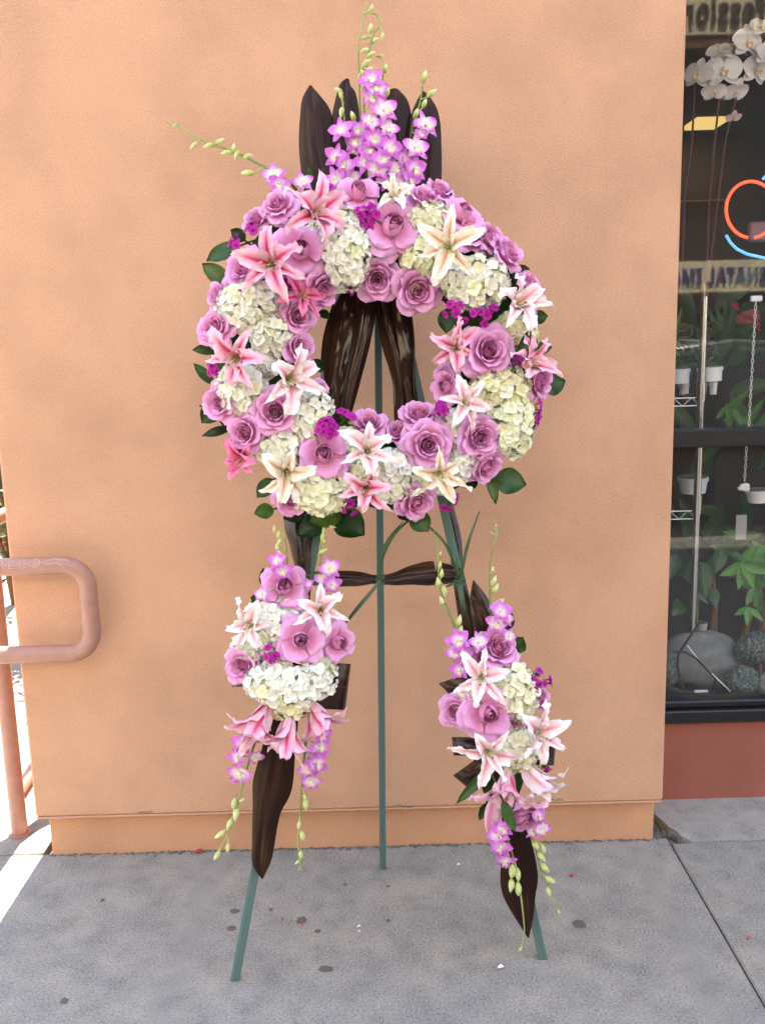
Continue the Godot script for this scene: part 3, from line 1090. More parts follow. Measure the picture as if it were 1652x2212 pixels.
func build_shop() -> void:
	# the wall that carries the eye: stucco pier with a set-back foot
	var w := thing("stucco_wall", "orange stucco wall behind the flower wreath", "wall")
	var b := Buf.new()
	b.box(Vector3(-1.045, 0.137, -2.83), Vector3(0.802, 3.4, -2.56), 0.007)
	part("wall_face", b.mesh(M.stucco), w)
	b = Buf.new()
	b.box(Vector3(-1.018, -0.1, -2.83), Vector3(0.786, 0.1365, -2.592), 0.004)
	part("wall_foot", b.mesh(M.stucco_foot), w)
	b = Buf.new()
	b.box(Vector3(-1.04, 0.1335, -2.80), Vector3(0.797, 0.139, -2.5585), 0.001)
	part("drip_edge", b.mesh(M.stucco), w)
	b = Buf.new()
	rng.seed = 3
	for q in [[850, 1738, 892, 1742], [1190, 1727, 1214, 1726], [300, 1755, 330, 1752]]:
		var ln := []
		for e in 9: ln.append(on_z(lerpf(q[0], q[2], e / 8.0), lerpf(q[1], q[3], e / 8.0) + rng.randf_range(-2, 3), -2.5595))
		b.tube(ln, 0.0012, 5)
	part("crack", b.mesh(M.dirt), w)
	# the rest of the shop
	var s := thing("shop_building", "orange stucco shop building above and beside the window", "building")
	b = Buf.new()
	b.box(Vector3(-1.045, 3.402, -2.83), Vector3(6.2, 4.7, -2.56), 0.007)
	b.box(Vector3(0.804, 2.62, -2.83), Vector3(6.2, 3.40, -2.56))
	part("upper_wall", b.mesh(M.stucco), s)
	b = Buf.new()
	b.box(Vector3(3.22, -0.1, -2.83), Vector3(6.2, 2.618, -2.56))
	part("side_wall", b.mesh(M.stucco), s)
	b = Buf.new()
	b.box(Vector3(-1.045, -0.1, -8.5), Vector3(-0.86, 4.7, -2.832))
	part("side_wall", b.mesh(M.stucco), s)
	b = Buf.new()
	b.box(Vector3(6.0, -0.1, -8.5), Vector3(6.2, 4.7, -2.832))
	b.box(Vector3(-0.858, -0.1, -8.5), Vector3(5.998, 4.7, -8.3))
	part("back_wall", b.mesh(M.stucco), s)
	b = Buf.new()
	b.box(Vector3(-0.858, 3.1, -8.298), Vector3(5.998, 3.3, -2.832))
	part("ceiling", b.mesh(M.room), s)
	b = Buf.new()
	b.box(Vector3(-0.858, 4.4, -8.298), Vector3(5.998, 4.6, -2.832))
	part("roof", b.mesh(M.concrete), s)
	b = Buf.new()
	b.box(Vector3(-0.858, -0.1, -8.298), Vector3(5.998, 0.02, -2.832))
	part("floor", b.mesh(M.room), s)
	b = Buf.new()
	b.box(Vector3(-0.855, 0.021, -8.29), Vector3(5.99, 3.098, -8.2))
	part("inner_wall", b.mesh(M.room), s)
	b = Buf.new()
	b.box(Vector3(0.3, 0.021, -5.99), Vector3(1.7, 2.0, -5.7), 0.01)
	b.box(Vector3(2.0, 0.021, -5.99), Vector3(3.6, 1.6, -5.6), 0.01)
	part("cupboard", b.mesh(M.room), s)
	b = Buf.new()
	b.box(Vector3(2.25, 0.021, -7.6), Vector3(2.62, 2.45, -7.3), 0.01)
	b.box(Vector3(3.1, 0.021, -7.7), Vector3(4.6, 2.2, -7.3), 0.01)
	part("cupboard", b.mesh(M.wood), s)
	# knee wall under the window
	var k := Buf.new()
	k.box(Vector3(0.79, -0.1, -3.0), Vector3(3.22, 0.272, -2.828), 0.004)
	solo("knee_wall", k.mesh(M.red_paint), "low brick red painted wall under the shop window", "wall")
	# window: black frame and two panes
	var f := thing("shop_window", "black framed shop window right of the orange wall", "window")
	for r in [["sill", 0.274, 0.315, -2.90, -2.795], ["rail", 0.3155, 0.338, -2.88, -2.82], ["mullion", 1.149, 1.202, -2.89, -2.815], ["head", 2.57, 2.619, -2.89, -2.815]]:
		b = Buf.new()
		b.box(Vector3(0.803, r[1], r[3]), Vector3(3.218, r[2], r[4]), 0.004)
		part(r[0], b.mesh(M.black), f)
	for x in [0.803, 3.168]:
		b = Buf.new()
		b.box(Vector3(x, 0.3385, -2.885), Vector3(x + 0.045, 2.569, -2.831), 0.003)
		part("jamb", b.mesh(M.black), f)
	for r in [[0.339, 1.1485], [1.2025, 2.5695]]:
		b = Buf.new()
		b.quad(Vector3(0.848, r[0], -2.855), Vector3(3.168, r[0], -2.855), Vector3(3.168, r[1], -2.855), Vector3(0.848, r[1], -2.855))
		part("pane", b.mesh(M.glass), f)
	# lit ceiling panels of the shop
	var lamp_m := glow(Color(1.0, 0.84, 0.5), 0.13)
	for q in [[2.6, -7.75, "lit yellowish ceiling lamp seen deep in the shop below the white orchid"], [3.4, -4.6, "lit yellowish ceiling lamp nearer the glass, above the window's view"]]:
		b = Buf.new()
		b.box(Vector3(q[0] - 0.12, 3.06, q[1] - 0.15), Vector3(q[0] + 0.12, 3.098, q[1] + 0.15), 0.005)
		var lo := thing("ceiling_lamp", q[2], "lamp")
		part("lamp_panel", b.mesh(lamp_m), lo)
		var al := AreaLight3D.new()
		al.name = "lamp_light"
		al.area_size = Vector2(0.24, 0.3)
		al.light_energy = 0.08
		al.light_color = Color(1.0, 0.86, 0.6)
		al.shadow_enabled = true
		lo.add_child(al)
		al.position = Vector3(q[0], 3.05, q[1])
		al.rotation = Vector3(-PI / 2, 0, 0)

func letters(txt: String, m: Material, size: float, width: float, parent: Node, called: String, pos: Vector3, turn: float, depth := 0.04) -> void:
	var t := TextMesh.new()
	var sf := SystemFont.new()
	sf.font_names = PackedStringArray(["Droid Sans"])
	sf.font_weight = 700
	t.font = sf
	t.text = txt
	t.font_size = 64
	t.pixel_size = size / 46.0
	t.depth = depth
	t.material = m
	var o := part(called, t, parent)
	var ab := t.get_aabb()
	var k := width / maxf(ab.size.x, 0.01)
	o.transform = Transform3D(Basis(Vector3(0, 1, 0), turn) * Basis().scaled(Vector3(k, 1, 1)), pos)

func build_opposite() -> void:
	var Z := 9.0
	var s := thing("shop_building", "cream shop building across the street mirrored in the window", "building")
	var cream := mat(lin(0.86, 0.74, 0.50), 0.8, 0.3)
	var dark := mat(lin(0.02, 0.018, 0.016), 0.6, 0.3)
	var b := Buf.new()
	b.box(Vector3(-14, 2.05, Z), Vector3(16, 2.52, Z + 0.3), 0.01)
	part("sign_band", b.mesh(cream), s)
	b = Buf.new()
	b.box(Vector3(-14, 5.72, Z), Vector3(16, 7.6, Z + 0.3), 0.01)
	part("sign_band", b.mesh(cream), s)
	b = Buf.new()
	b.box(Vector3(-14, 5.55, Z + 0.05), Vector3(16, 5.719, Z + 0.3), 0.01)
	part("beam", b.mesh(M.wood), s)
	b = Buf.new()
	b.box(Vector3(-14, 0.0, Z + 1.6), Vector3(16, 7.6, Z + 1.8))
	part("back_wall", b.mesh(dark), s)
	b = Buf.new()
	b.box(Vector3(-14, 2.3, Z + 0.302), Vector3(16, 2.48, Z + 1.599))
	b.box(Vector3(-14, 7.3, Z + 0.302), Vector3(16, 7.5, Z + 1.599))
	part("deck", b.mesh(dark), s)
	for k in 9:
		b = Buf.new()
		var x := -13.0 + 3.4 * k
		b.box(Vector3(x, 0.0, Z + 0.02), Vector3(x + 0.22, 2.049, Z + 0.24), 0.01)
		part("post", b.mesh(dark), s)
	letters("PRENATAL IMAGING", mat(lin(0.02, 0.035, 0.22), 0.4), 0.235, 2.42, s, "lettering", Vector3(5.04, 2.29, Z - 0.03), PI)
	letters("Professional", mat(lin(0.06, 0.05, 0.045), 0.5), 0.36, 2.1, s, "lettering", Vector3(5.25, 6.02, Z - 0.04), PI)
	# the parked car mirrored below the sign
	var c := thing("parked_car", "dark parked car mirrored in the lower half of the shop window", "car", Transform3D(Basis(), Vector3(3.0, -0.03, 2.15)))
	var paint := mat(lin(0.012, 0.012, 0.016), 0.12, 0.6)
	var tint := mat(lin(0.02, 0.022, 0.025), 0.05, 0.7)
	var side := [[-2.25, 0.5, 0.62], [-2.2, 0.32, 0.86], [-1.6, 0.24, 0.94], [-0.6, 0.22, 0.95], [0.6, 0.22, 0.94], [1.4, 0.24, 0.90], [2.0, 0.28, 0.78], [2.28, 0.40, 0.62]]
	b = Buf.new()
	b.grid(24, 28, func(u, w):
		var f: float = w * (side.size() - 1)
		var j := mini(int(f), side.size() - 2)
		var t := f - j
		var x: float = lerpf(side[j][0], side[j + 1][0], t)
		var lo: float = lerpf(side[j][1], side[j + 1][1], t)
		var hi: float = lerpf(side[j][2], side[j + 1][2], t)
		var a: float = u * TAU
		var cx := signf(cos(a)) * pow(absf(cos(a)), 0.35)
		var cy := signf(sin(a)) * pow(absf(sin(a)), 0.5)
		var hw := 0.89 * (1.0 - 0.12 * pow(absf(w * 2 - 1), 4.0))
		return Vector3(x, (lo + hi) / 2 + cy * (hi - lo) / 2, cx * hw))
	part("body", b.mesh(paint), c)
	var cab := [[-1.75, 0.93], [-1.1, 1.34], [-0.3, 1.43], [0.3, 1.38], [0.75, 1.2], [1.25, 0.9]]
	b = Buf.new()
	b.grid(20, 24, func(u, w):
		var f: float = w * (cab.size() - 1)
		var j := mini(int(f), cab.size() - 2)
		var t := f - j
		var x: float = lerpf(cab[j][0], cab[j + 1][0], t)
		var hi: float = lerpf(cab[j][1], cab[j + 1][1], t)
		var a: float = u * PI
		var cx := signf(cos(a)) * pow(absf(cos(a)), 0.4)
		var cy := pow(absf(sin(a)), 0.5)
		return Vector3(x, 0.86 + cy * (hi - 0.86), cx * (0.82 - 0.16 * cy)))
	part("cabin", b.mesh(tint), c)
	for zz in [-0.64, 0.64]:
		b = Buf.new()
		var pp := []
		for q in cab: pp.append(Vector3(q[0], q[1] + 0.004, zz))
		b.tube(pp, 0.02, 8)
		part("roof_rail", b.mesh(M.chrome), c)
	for x in [-1.4, 1.4]:
		for zz in [-0.8, 0.8]:
			b = Buf.new()
			b.tube([Vector3(x, 0.32, zz - 0.1), Vector3(x, 0.32, zz + 0.1)], 0.32, 24)
			part("wheel", b.mesh(M.black), c)

func build_rail() -> void:
	var o := thing("handrail", "pink painted tubular handrail with scratched letters left of the wall", "handrail")
	var z := -2.50
	var b := Buf.new()
	var pts := [Vector3(-2.4, 0.912, z), Vector3(-1.5, 0.912, z)]
	var r := 0.062
	for k in 9:
		var a := PI / 2 - PI / 2 * k / 8.0
		pts.append(Vector3(-0.812 - r + cos(a) * r, 0.912 - r + sin(a) * r, z))
	for k in 9:
		var a := -PI / 2 * k / 8.0
		pts.append(Vector3(-0.812 - r + cos(a) * r, 0.661 + r + sin(a) * r, z))
	pts.append_array([Vector3(-1.5, 0.661, z), Vector3(-2.4, 0.661, z)])
	b.tube(pts, 0.0245, 18)
	part("end_loop", b.mesh(M.rail), o)
	b = Buf.new()
	b.tube([Vector3(-1.163, -0.02, -2.72), Vector3(-1.163, 0.915, -2.72)], 0.0245, 18)
	part("post", b.mesh(M.rail), o)
	b = Buf.new()
	b.tube([Vector3(-1.163, 0.0005, -2.72), Vector3(-1.163, 0.006, -2.72)], 0.034, 18)
	part("base_collar", b.mesh(M.rail), o)
	b = Buf.new()
	b.tube([Vector3(-1.163, 0.91, -2.72), Vector3(-1.3, 0.91, -2.60), Vector3(-1.5, 0.912, z)], 0.022, 14)
	part("bracket", b.mesh(M.rail), o)
	for q in [[Vector3(-1.07, 1.02, -3.55), Vector3(-1.40, 0.90, -2.95)], [Vector3(-1.07, 0.30, -3.15), Vector3(-1.163, 0.12, -2.745)]]:
		b = Buf.new()
		b.tube([q[0], q[0].lerp(q[1], 0.5), q[1]], 0.0245, 14)
		part("ramp_rail", b.mesh(M.rail), o)
	# scratched letters round the top tube
	var ch := Buf.new()
	var strokes := [[[-12, 1230], [-6, 1214], [-1, 1228], [4, 1213], [9, 1229]], [[30, 1214], [19, 1215], [20, 1229], [33, 1227]], [[20, 1221], [29, 1220]], [[41, 1212], [44, 1228], [58, 1225]], [[72, 1210], [64, 1217], [71, 1225], [82, 1223], [87, 1215], [80, 1209], [72, 1210]], [[76, 1213], [77, 1221]], [[90, 1217], [110, 1208], [140, 1210], [150, 1213]], [[98, 1219], [122, 1216], [135, 1221]]]
	for s in strokes:
		for k in s.size() - 1:
			var line := []
			for e in 4:
				var x := lerpf(s[k][0], s[k + 1][0], e / 3.0)
				var y := lerpf(s[k][1], s[k + 1][1], e / 3.0)
				var p := on_z(x, y, z + 0.0245)
				var dy := clampf((p.y - 0.912) * 0.92, -0.0235, 0.0235)
				line.append(Vector3(p.x, 0.912 + dy, z + sqrt(0.0245 * 0.0245 - dy * dy) + 0.0002))
			ch.tube(line, 0.0011, 5)
	part("scratched_letters", ch.mesh(M.chalk), o)
	# shrubs far down the passage
	rng.seed = 8
	for q in [[-1.75, -4.6, 1.5], [-2.2, -5.4, 2.0]]:
		var sh := thing("shrub", ["dusty green shrub beyond the handrail at the left edge", "taller shrub far behind the handrail at the left edge"][0 if q[2] < 1.8 else 1], "shrub", Transform3D(Basis(), Vector3(q[0], 0, q[1])))
		var st := Buf.new()
		var lf := Buf.new()
		for k in 9:
			var tip := Vector3(rng.randf_range(-0.35, 0.35), q[2] * rng.randf_range(0.6, 1.0), rng.randf_range(-0.35, 0.35))
			st.tube([Vector3(0, 0, 0), tip * 0.5 + Vector3(0, 0.1, 0), tip], [0.02, 0.012, 0.004], 5)
			for e in 60:
				var p := tip * rng.randf_range(0.35, 1.05) + Vector3(rng.randfn(0, 0.09), rng.randfn(0, 0.07), rng.randfn(0, 0.09))
				var d := Vector3(rng.randf_range(-1, 1), rng.randf_range(-0.5, 1), rng.randf_range(-1, 1)).normalized()
				var x := d.cross(Vector3(0.2, 0.9, 0.4)).normalized() * 0.016
				lf.quad(p - x * 0.4, p + d * 0.04 - x, p + d * 0.085, p + d * 0.04 + x, Color(0.05, 0.09, 0.025).lerp(Color(0.11, 0.12, 0.04), rng.randf()))
		part("stems", st.mesh(M.wood), sh)
		part("foliage", lf.mesh(M.small), sh)
	var bw := Buf.new()
	bw.box(Vector3(-9, 0, -9.2), Vector3(-1.06, 3.2, -9.0), 0.01)
	solo("far_wall", bw.mesh(M.stucco_far), "tan wall at the far end of the passage left", "wall")

# ---------- the easel ----------
func build_easel(gl: Vector3, gr: Vector3, apex: Vector3) -> void:
	var o := thing("easel", "grey green wooden tripod easel that carries the wreath", "easel")
	var down := (PN * 0.012)
	var foot := on_ground(827, 1876)
	for q in [[gl, apex + PX * -0.012], [gr, apex + PX * 0.012]]:
		var b := Buf.new()
		var d: Vector3 = (q[1] - q[0]).normalized()
		b.beam(q[0] - d * 0.004, q[1] + d * 0.03, 0.021, 0.014)
		part("leg", b.mesh(M.easel), o)
	var b2 := Buf.new()
	b2.beam(foot, apex - PN * 0.018 + PY * 0.02, 0.0185, 0.014)
	part("leg", b2.mesh(M.easel), o)
	var b3 := Buf.new()
	b3.beam(at(640, 1256, 0.0), at(1000, 1246, 0.0), 0.02, 0.012)
	part("crossbar", b3.mesh(M.easel), o)
	var b4 := Buf.new()
	var c := at(816, 540, -0.01)
	b4.tube([c - PX * 0.04, c + PX * 0.04], 0.004, 8)
	part("hinge_bolt", b4.mesh(M.chrome), o)
	# the ring of moss-wrapped foam that the flowers are stuck in
	var f := Buf.new()
	var cen := at(813, 752, 0.06)
	var R := px(262, cen)
	f.grid(72, 16, func(u, w):
		var a: float = u * TAU
		var t: float = w * TAU
		var d := PX * cos(a) + PY * sin(a)
		var k: float = 1.0 + 0.14 * nz.get_noise_3d(cos(a) * 160 + 50 * cos(t), sin(a) * 160, 50 * sin(t))
		return cen + d * (R + px(86, cen) * cos(t) * k) + PN * (0.052 * sin(t) * k))
	solo("wreath_ring", f.mesh(M.moss), "dark green foam ring hidden under the wreath's flowers", "wreath ring")
	for q in [[632, 1420, 70, 120, "dark green foam core hidden inside the left leg's flowers"], [1085, 1580, 62, 170, "dark green foam core hidden inside the right leg's flowers"]]:
		var e := Buf.new()
		var p := at(q[0], q[1], 0.035)
		var bs := Basis(PX, PY, PN)
		e.ball(Vector3.ZERO, Vector3(px(q[2], p), px(q[3], p), 0.045), 16, 12, nz, 0.25, 40.0)
		solo("foam_core", e.mesh(M.moss), q[4], "flower foam", "", "", Transform3D(bs, p))

func build_ti_leaves() -> void:
	var G := "dark ti leaves fanned behind the top of the wreath"
	var fan := [
		["broad dark ti leaf at far left of the fan above the wreath", [[712, 520, 0.03, 34, 34], [702, 400, 0.03, 46, 48], [686, 310, 0.025, 41, 42], [678, 240, 0.018, 30, 38], [673, 206, 0.008, 21, 20], [671, 184, 0.0, 3, 2]]],
		["narrow dark ti leaf second from left in the fan, notched tip", [[760, 520, 0.02, 38, 38], [752, 380, 0.02, 38, 40], [748, 270, 0.01, 33, 33], [748, 210, 0.0, 24, 24], [746, 184, -0.004, 14, 15], [752, 170, -0.006, 3, 3]]],
		["broad round-topped dark ti leaf behind the violet orchids", [[850, 540, 0.012, 42, 42], [852, 380, 0.012, 46, 44], [852, 270, 0.006, 42, 40], [852, 222, 0.0, 35, 33], [850, 198, -0.003, 18, 18], [848, 191, -0.004, 7, 7]]],
		["broad dark ti leaf at far right of the fan above the wreath", [[905, 540, 0.028, 32, 32], [917, 400, 0.028, 38, 38], [922, 300, 0.022, 38, 33], [920, 240, 0.012, 31, 28], [917, 212, 0.004, 17, 17], [914, 197, 0.0, 2, 2]]]]
	for q in fan:
		ti_leaf(q[0], G, q[1], 0.42, 0.11, 0.14, Color(2.7, 1.65, 1.25)).material_override = M.ti_fan
	G = "dark ti leaves wrapped over the easel legs"
	ti_leaf("glossy dark ti leaf over the left easel leg inside the wreath's hole", G, [[780, 590, 0.03, 42, 36], [762, 660, 0.032, 44, 44], [742, 740, 0.032, 46, 46], [728, 820, 0.03, 36, 42], [722, 900, 0.026, 26, 30], [712, 980, 0.02, 20, 24]], 0.55, 0.16, 0.25)
	ti_leaf("narrow glossy dark ti leaf crossing the middle of the wreath's hole", G, [[800, 590, 0.04, 26, 20], [796, 650, 0.042, 26, 20], [784, 730, 0.044, 24, 18], [766, 810, 0.044, 20, 16], [748, 890, 0.04, 14, 12], [735, 940, 0.035, 8, 8]], 0.6, 0.12, 0.25)
	ti_leaf("streaked brown ti leaf over the right easel leg inside the wreath's hole", G, [[842, 590, 0.03, 34, 34], [850, 660, 0.032, 38, 40], [862, 740, 0.032, 36, 36], [874, 820, 0.03, 26, 24], [882, 900, 0.026, 30, 28], [890, 970, 0.02, 26, 26]], 0.6, 0.16, 0.3)
	ti_leaf("dark ti leaf wrapped round the left easel leg below the wreath", G, [[660, 1060, 0.02, 50, 36], [654, 1130, 0.022, 42, 36], [652, 1190, 0.022, 24, 24], [652, 1240, 0.02, 14, 17], [650, 1290, 0.018, 16, 20], [640, 1340, 0.016, 20, 20]], 0.7, 0.12, 0.3)
	ti_leaf("thin dark ti leaf along the right easel leg below the wreath", G, [[950, 1040, -0.006, 12, 14], [966, 1110, -0.004, 8, 18], [980, 1170, 0.0, 10, 18], [990, 1235, 0.008, 14, 12], [999, 1290, 0.018, 15, 16], [1010, 1350, 0.02, 18, 20], [1020, 1400, 0.02, 20, 20]], 0.5, 0.08, 0.2)
	ti_leaf("dark ti leaf wrapped along the left half of the crossbar", G, [[690, 1254, 0.018, 14, 14], [730, 1252, 0.02, 17, 18], [775, 1252, 0.02, 16, 16], [812, 1253, 0.02, 8, 9], [836, 1254, 0.018, 11, 10]], 0.9, 0.14, 0.3)
	ti_leaf("dark ti leaf with a torn hem along the right half of the crossbar", G, [[815, 1254, 0.014, 9, 8], [850, 1251, 0.018, 13, 15], [890, 1245, 0.02, 22, 20], [935, 1241, 0.02, 27, 26], [975, 1240, 0.02, 22, 19], [998, 1241, 0.018, 16, 14]], 0.8, 0.14, 0.3)
	G = "dark ti leaves hanging below the leg flowers"
	ti_leaf("long dark ti leaf hanging down over the left easel leg", G, [[622, 1490, 0.03, 26, 26], [612, 1560, 0.035, 32, 32], [602, 1620, 0.035, 36, 36], [588, 1700, 0.03, 43, 43], [574, 1755, 0.028, 29, 32], [564, 1830, 0.026, 20, 28], [562, 1868, 0.026, 16, 22], [567, 1899, 0.024, 1, 1]], 0.22, 0.05, 0.1, Color(0.9, 0.85, 0.75)).material_override = M.ti_fan
	ti_leaf("long pointed dark ti leaf hanging over the right easel leg", G, [[1104, 1720, 0.03, 20, 20], [1110, 1780, 0.035, 26, 26], [1118, 1830, 0.035, 33, 33], [1122, 1890, 0.03, 41, 41], [1122, 1930, 0.03, 36, 38], [1133, 1985, 0.026, 18, 20], [1141, 2026, 0.024, 1, 1]], 0.22, 0.05, 0.1, Color(0.7, 0.6, 0.6)).material_override = M.ti_fan
	G = "dark ti leaves standing above the right leg flowers"
	ti_leaf("plum dark ti leaf with upright tip above the right leg flowers", G, [[1062, 1400, 0.035, 20, 20], [1050, 1345, 0.035, 24, 20], [1034, 1300, 0.03, 20, 22], [1022, 1253, 0.026, 1, 1]], 0.3, 0.06, 0.12, Color(1.5, 1.2, 1.5))
	ti_leaf("very dark leaf base between the right leg and the plum ti leaf", G, [[1000, 1290, 0.012, 10, 10], [1012, 1340, 0.015, 18, 20], [1024, 1400, 0.015, 24, 26], [1034, 1450, 0.012, 24, 26]], 0.4, 0.06, 0.12, Color(0.6, 0.9, 0.6))
	G = "ti leaves bent into loops"
	ti_loop("dark ti leaf looped at the right side of the left leg flowers", G, 655, 1478, 752, 1484, -6, 50, 0.06, 0.034)
	ti_loop("small dark ti leaf loop at the left side of the left leg flowers", G, 600, 1465, 505, 1468, -4, 16, 0.05, 0.03)
	ti_loop("square-ended dark ti leaf loop at upper left of the right leg flowers", G, 1040, 1470, 966, 1496, 19, 20, 0.06, 0.025)
	ti_loop("red brown ti leaf loop at lower left of the right leg flowers", G, 1062, 1650, 1000, 1694, 22, 19, 0.05, 0.025)
	ti_loop("dark ti leaf loop peeking out left below the right leg's rose", G, 1040, 1612, 977, 1612, 2, 20, 0.05, 0.025)
	ti_loop("dark ti leaf loop at the right side of the right leg flowers", G, 1130, 1615, 1199, 1620, -3, 34, 0.04, 0.03)
	# lily grass
	var g := thing("lily_grass", "green grass blades knotted round the middle of the crossbar", "grass tie", Transform3D(), "grass ties on the crossbar")
	for q in [[[818, 1250], [826, 1205], [848, 1160], [878, 1128], [905, 1112]], [[816, 1252], [822, 1200], [842, 1160], [872, 1126]], [[820, 1256], [795, 1285], [768, 1316], [742, 1350]], [[818, 1258], [792, 1292], [764, 1326], [748, 1346]], [[700, 1234], [672, 1240], [646, 1250]]]:
		var b := Buf.new()
		blade(b, q, 6.5, 0.055)
		part("blade", b.mesh(M.grass), g)
	var kn := Buf.new()
	for k in 5: kn.ball(at(820 + 3 * sin(k * 2.0), 1244 + 4 * k, 0.045), Vector3(0.009, 0.0045, 0.010), 10, 6)
	part("knot", kn.mesh(M.grass), g)
	g = thing("lily_grass", "green grass blades knotted at the right end of the crossbar", "grass tie", Transform3D(), "grass ties on the crossbar")
	for q in [[[992, 1250], [980, 1215], [958, 1170], [925, 1137], [905, 1120]], [[990, 1250], [984, 1215], [968, 1180]], [[994, 1248], [1004, 1200], [1018, 1150], [1036, 1103]], [[993, 1250], [1002, 1205], [1012, 1160]], [[994, 1255], [1000, 1300], [1009, 1334]], [[990, 1256], [996, 1300], [1002, 1332]], [[988, 1258], [975, 1262], [962, 1268]]]:
		var b := Buf.new()
		blade(b, q, 7.0, 0.05)
		part("blade", b.mesh(M.grass), g)
	kn = Buf.new()
	for k in 5: kn.ball(at(992 + 4 * sin(k * 2.0), 1246 + 4 * k, 0.045), Vector3(0.011, 0.0045, 0.010), 10, 6)
	part("knot", kn.mesh(M.grass), g)

func build_green() -> void:
	var G := "green leaves round the rim of the wreath"
	var mid := Color(0.05, 0.125, 0.022)
	var pale := Color(0.13, 0.20, 0.055)
	var dark := Color(0.018, 0.052, 0.014)
	leaf(516, 532, 447, 566, 42, "green leaf at ten o'clock pointing left under the sweet william", G, mid)
	leaf(490, 612, 436, 571, 42, "pale green leaf pointing up left below the dark ten o'clock leaf", G, pale)
	leaf(530, 520, 497, 497, 30, "small dark leaf tip above the sweet william at ten o'clock", G, dark)
	leaf(470, 757, 416, 757, 26, "small pointed green leaf left of the pink nine o'clock lily", G, mid)
	leaf(462, 830, 418, 785, 24, "narrow green leaf curving up left below the nine o'clock lily", G, mid)
	leaf(470, 878, 436, 915, 44, "grey green leaf left below the two eight o'clock roses", G, Color(0.06, 0.115, 0.05))
	leaf(475, 900, 520, 925, 34, "dark green leaf tucked under the eight o'clock rose", G, dark)
	leaf(500, 925, 437, 943, 22, "thin dark leaf tip sticking out left at eight o'clock", G, dark)
	leaf(592, 1036, 556, 1076, 38, "green leaf hanging behind the cream seven o'clock lily", G, mid)
	leaf(592, 1100, 549, 1110, 36, "small bright green round leaf hanging free below the wreath left", G, Color(0.085, 0.19, 0.03), NAN, 0.1, 0.05)
	leaf(655, 1105, 612, 1122, 40, "dark green leaf under the lowest left rose", G, dark)
	leaf(738, 1105, 668, 1128, 54, "light green oval leaf lying over two darker leaves at the bottom", G, pale, 0.07)
	leaf(708, 1118, 642, 1158, 52, "dark blue green leaf pointing down left at the wreath's bottom", G, Color(0.022, 0.07, 0.028), 0.05)
	leaf(722, 1112, 786, 1158, 72, "largest dark green leaf at the wreath's bottom", G, dark * 1.3, 0.045)
	leaf(868, 1098, 880, 1128, 36, "small dark leaf beside the lowest right rose", G, dark)
	leaf(890, 1110, 924, 1150, 50, "bright green lobed leaf under the lowest right rose", G, mid)
	leaf(1066, 1034, 1136, 1048, 60, "large green leaf sticking out right at five o'clock", G, Color(0.04, 0.12, 0.028), NAN, 0.15, 0.1)
	leaf(1052, 1030, 1068, 1090, 26, "narrow yellow green leaf curling down at five o'clock", G, Color(0.10, 0.15, 0.03), NAN, 0.5, 0.4)
	leaf(1030, 1040, 996, 1052, 28, "dark leaf below the five o'clock rose", G, dark)
	leaf(1172, 835, 1221, 826, 56, "green leaf sticking out right behind the three o'clock lily", G, Color(0.05, 0.12, 0.03))
	leaf(1160, 752, 1192, 752, 34, "small green leaf right of the curled pink lily petals", G, mid)
	leaf(1150, 690, 1183, 684, 34, "small green leaf below the right hand white pink lily", G, mid)
	leaf(1108, 592, 1144, 582, 30, "dark green leaf between the two right rim rose buds", G, dark * 1.2)
	leaf(966, 668, 964, 722, 40, "dark green leaf hanging inside the hole under the magenta flowers", G, dark * 1.4)
	leaf(945, 650, 880, 668, 30, "green leaf edge under the inner one o'clock rose", G, mid)
	leaf(672, 395, 662, 356, 16, "thin green leaf left of the tall dark leaves", G, mid, 0.06)
	leaf(966, 430, 974, 408, 14, "tiny green leaf tip between the two o'clock roses", G, mid)
	leaf(690, 672, 712, 690, 22, "dark leaf tip poking into the hole at left", G, dark)
	leaf(680, 800, 698, 778, 34, "dark leaf behind the white lily at the hole's left side", G, dark * 1.3)
	leaf(1120, 770, 1146, 710, 22, "curled green leaf between the petals of the right hand lily", G, mid, 0.19, 0.5, 0.3)
	G = "green leaves among the leg flowers"
	leaf(585, 1270, 568, 1226, 34, "green leaf standing behind the top rose of the left leg", G, mid)
	leaf(566, 1300, 540, 1290, 34, "small green leaf left of the left leg's top rose", G, mid)
	leaf(1095, 1360, 1098, 1318, 28, "dark green leaf behind the orchids of the right leg", G, dark * 1.5)
	leaf(1108, 1405, 1130, 1375, 40, "green leaf right of the right leg's top rose", G, mid)
	leaf(1058, 1660, 984, 1737, 22, "long narrow green lily leaf pointing down left", G, mid, 0.09, 0.3, 0.15)
	leaf(1085, 1728, 1112, 1797, 26, "narrow green lily leaf lying across the lowest rose", G, mid, 0.17, 0.2, 0.1)
	leaf(1050, 1735, 1034, 1772, 20, "small dark green leaf left of the pink lily bud", G, dark * 1.4)

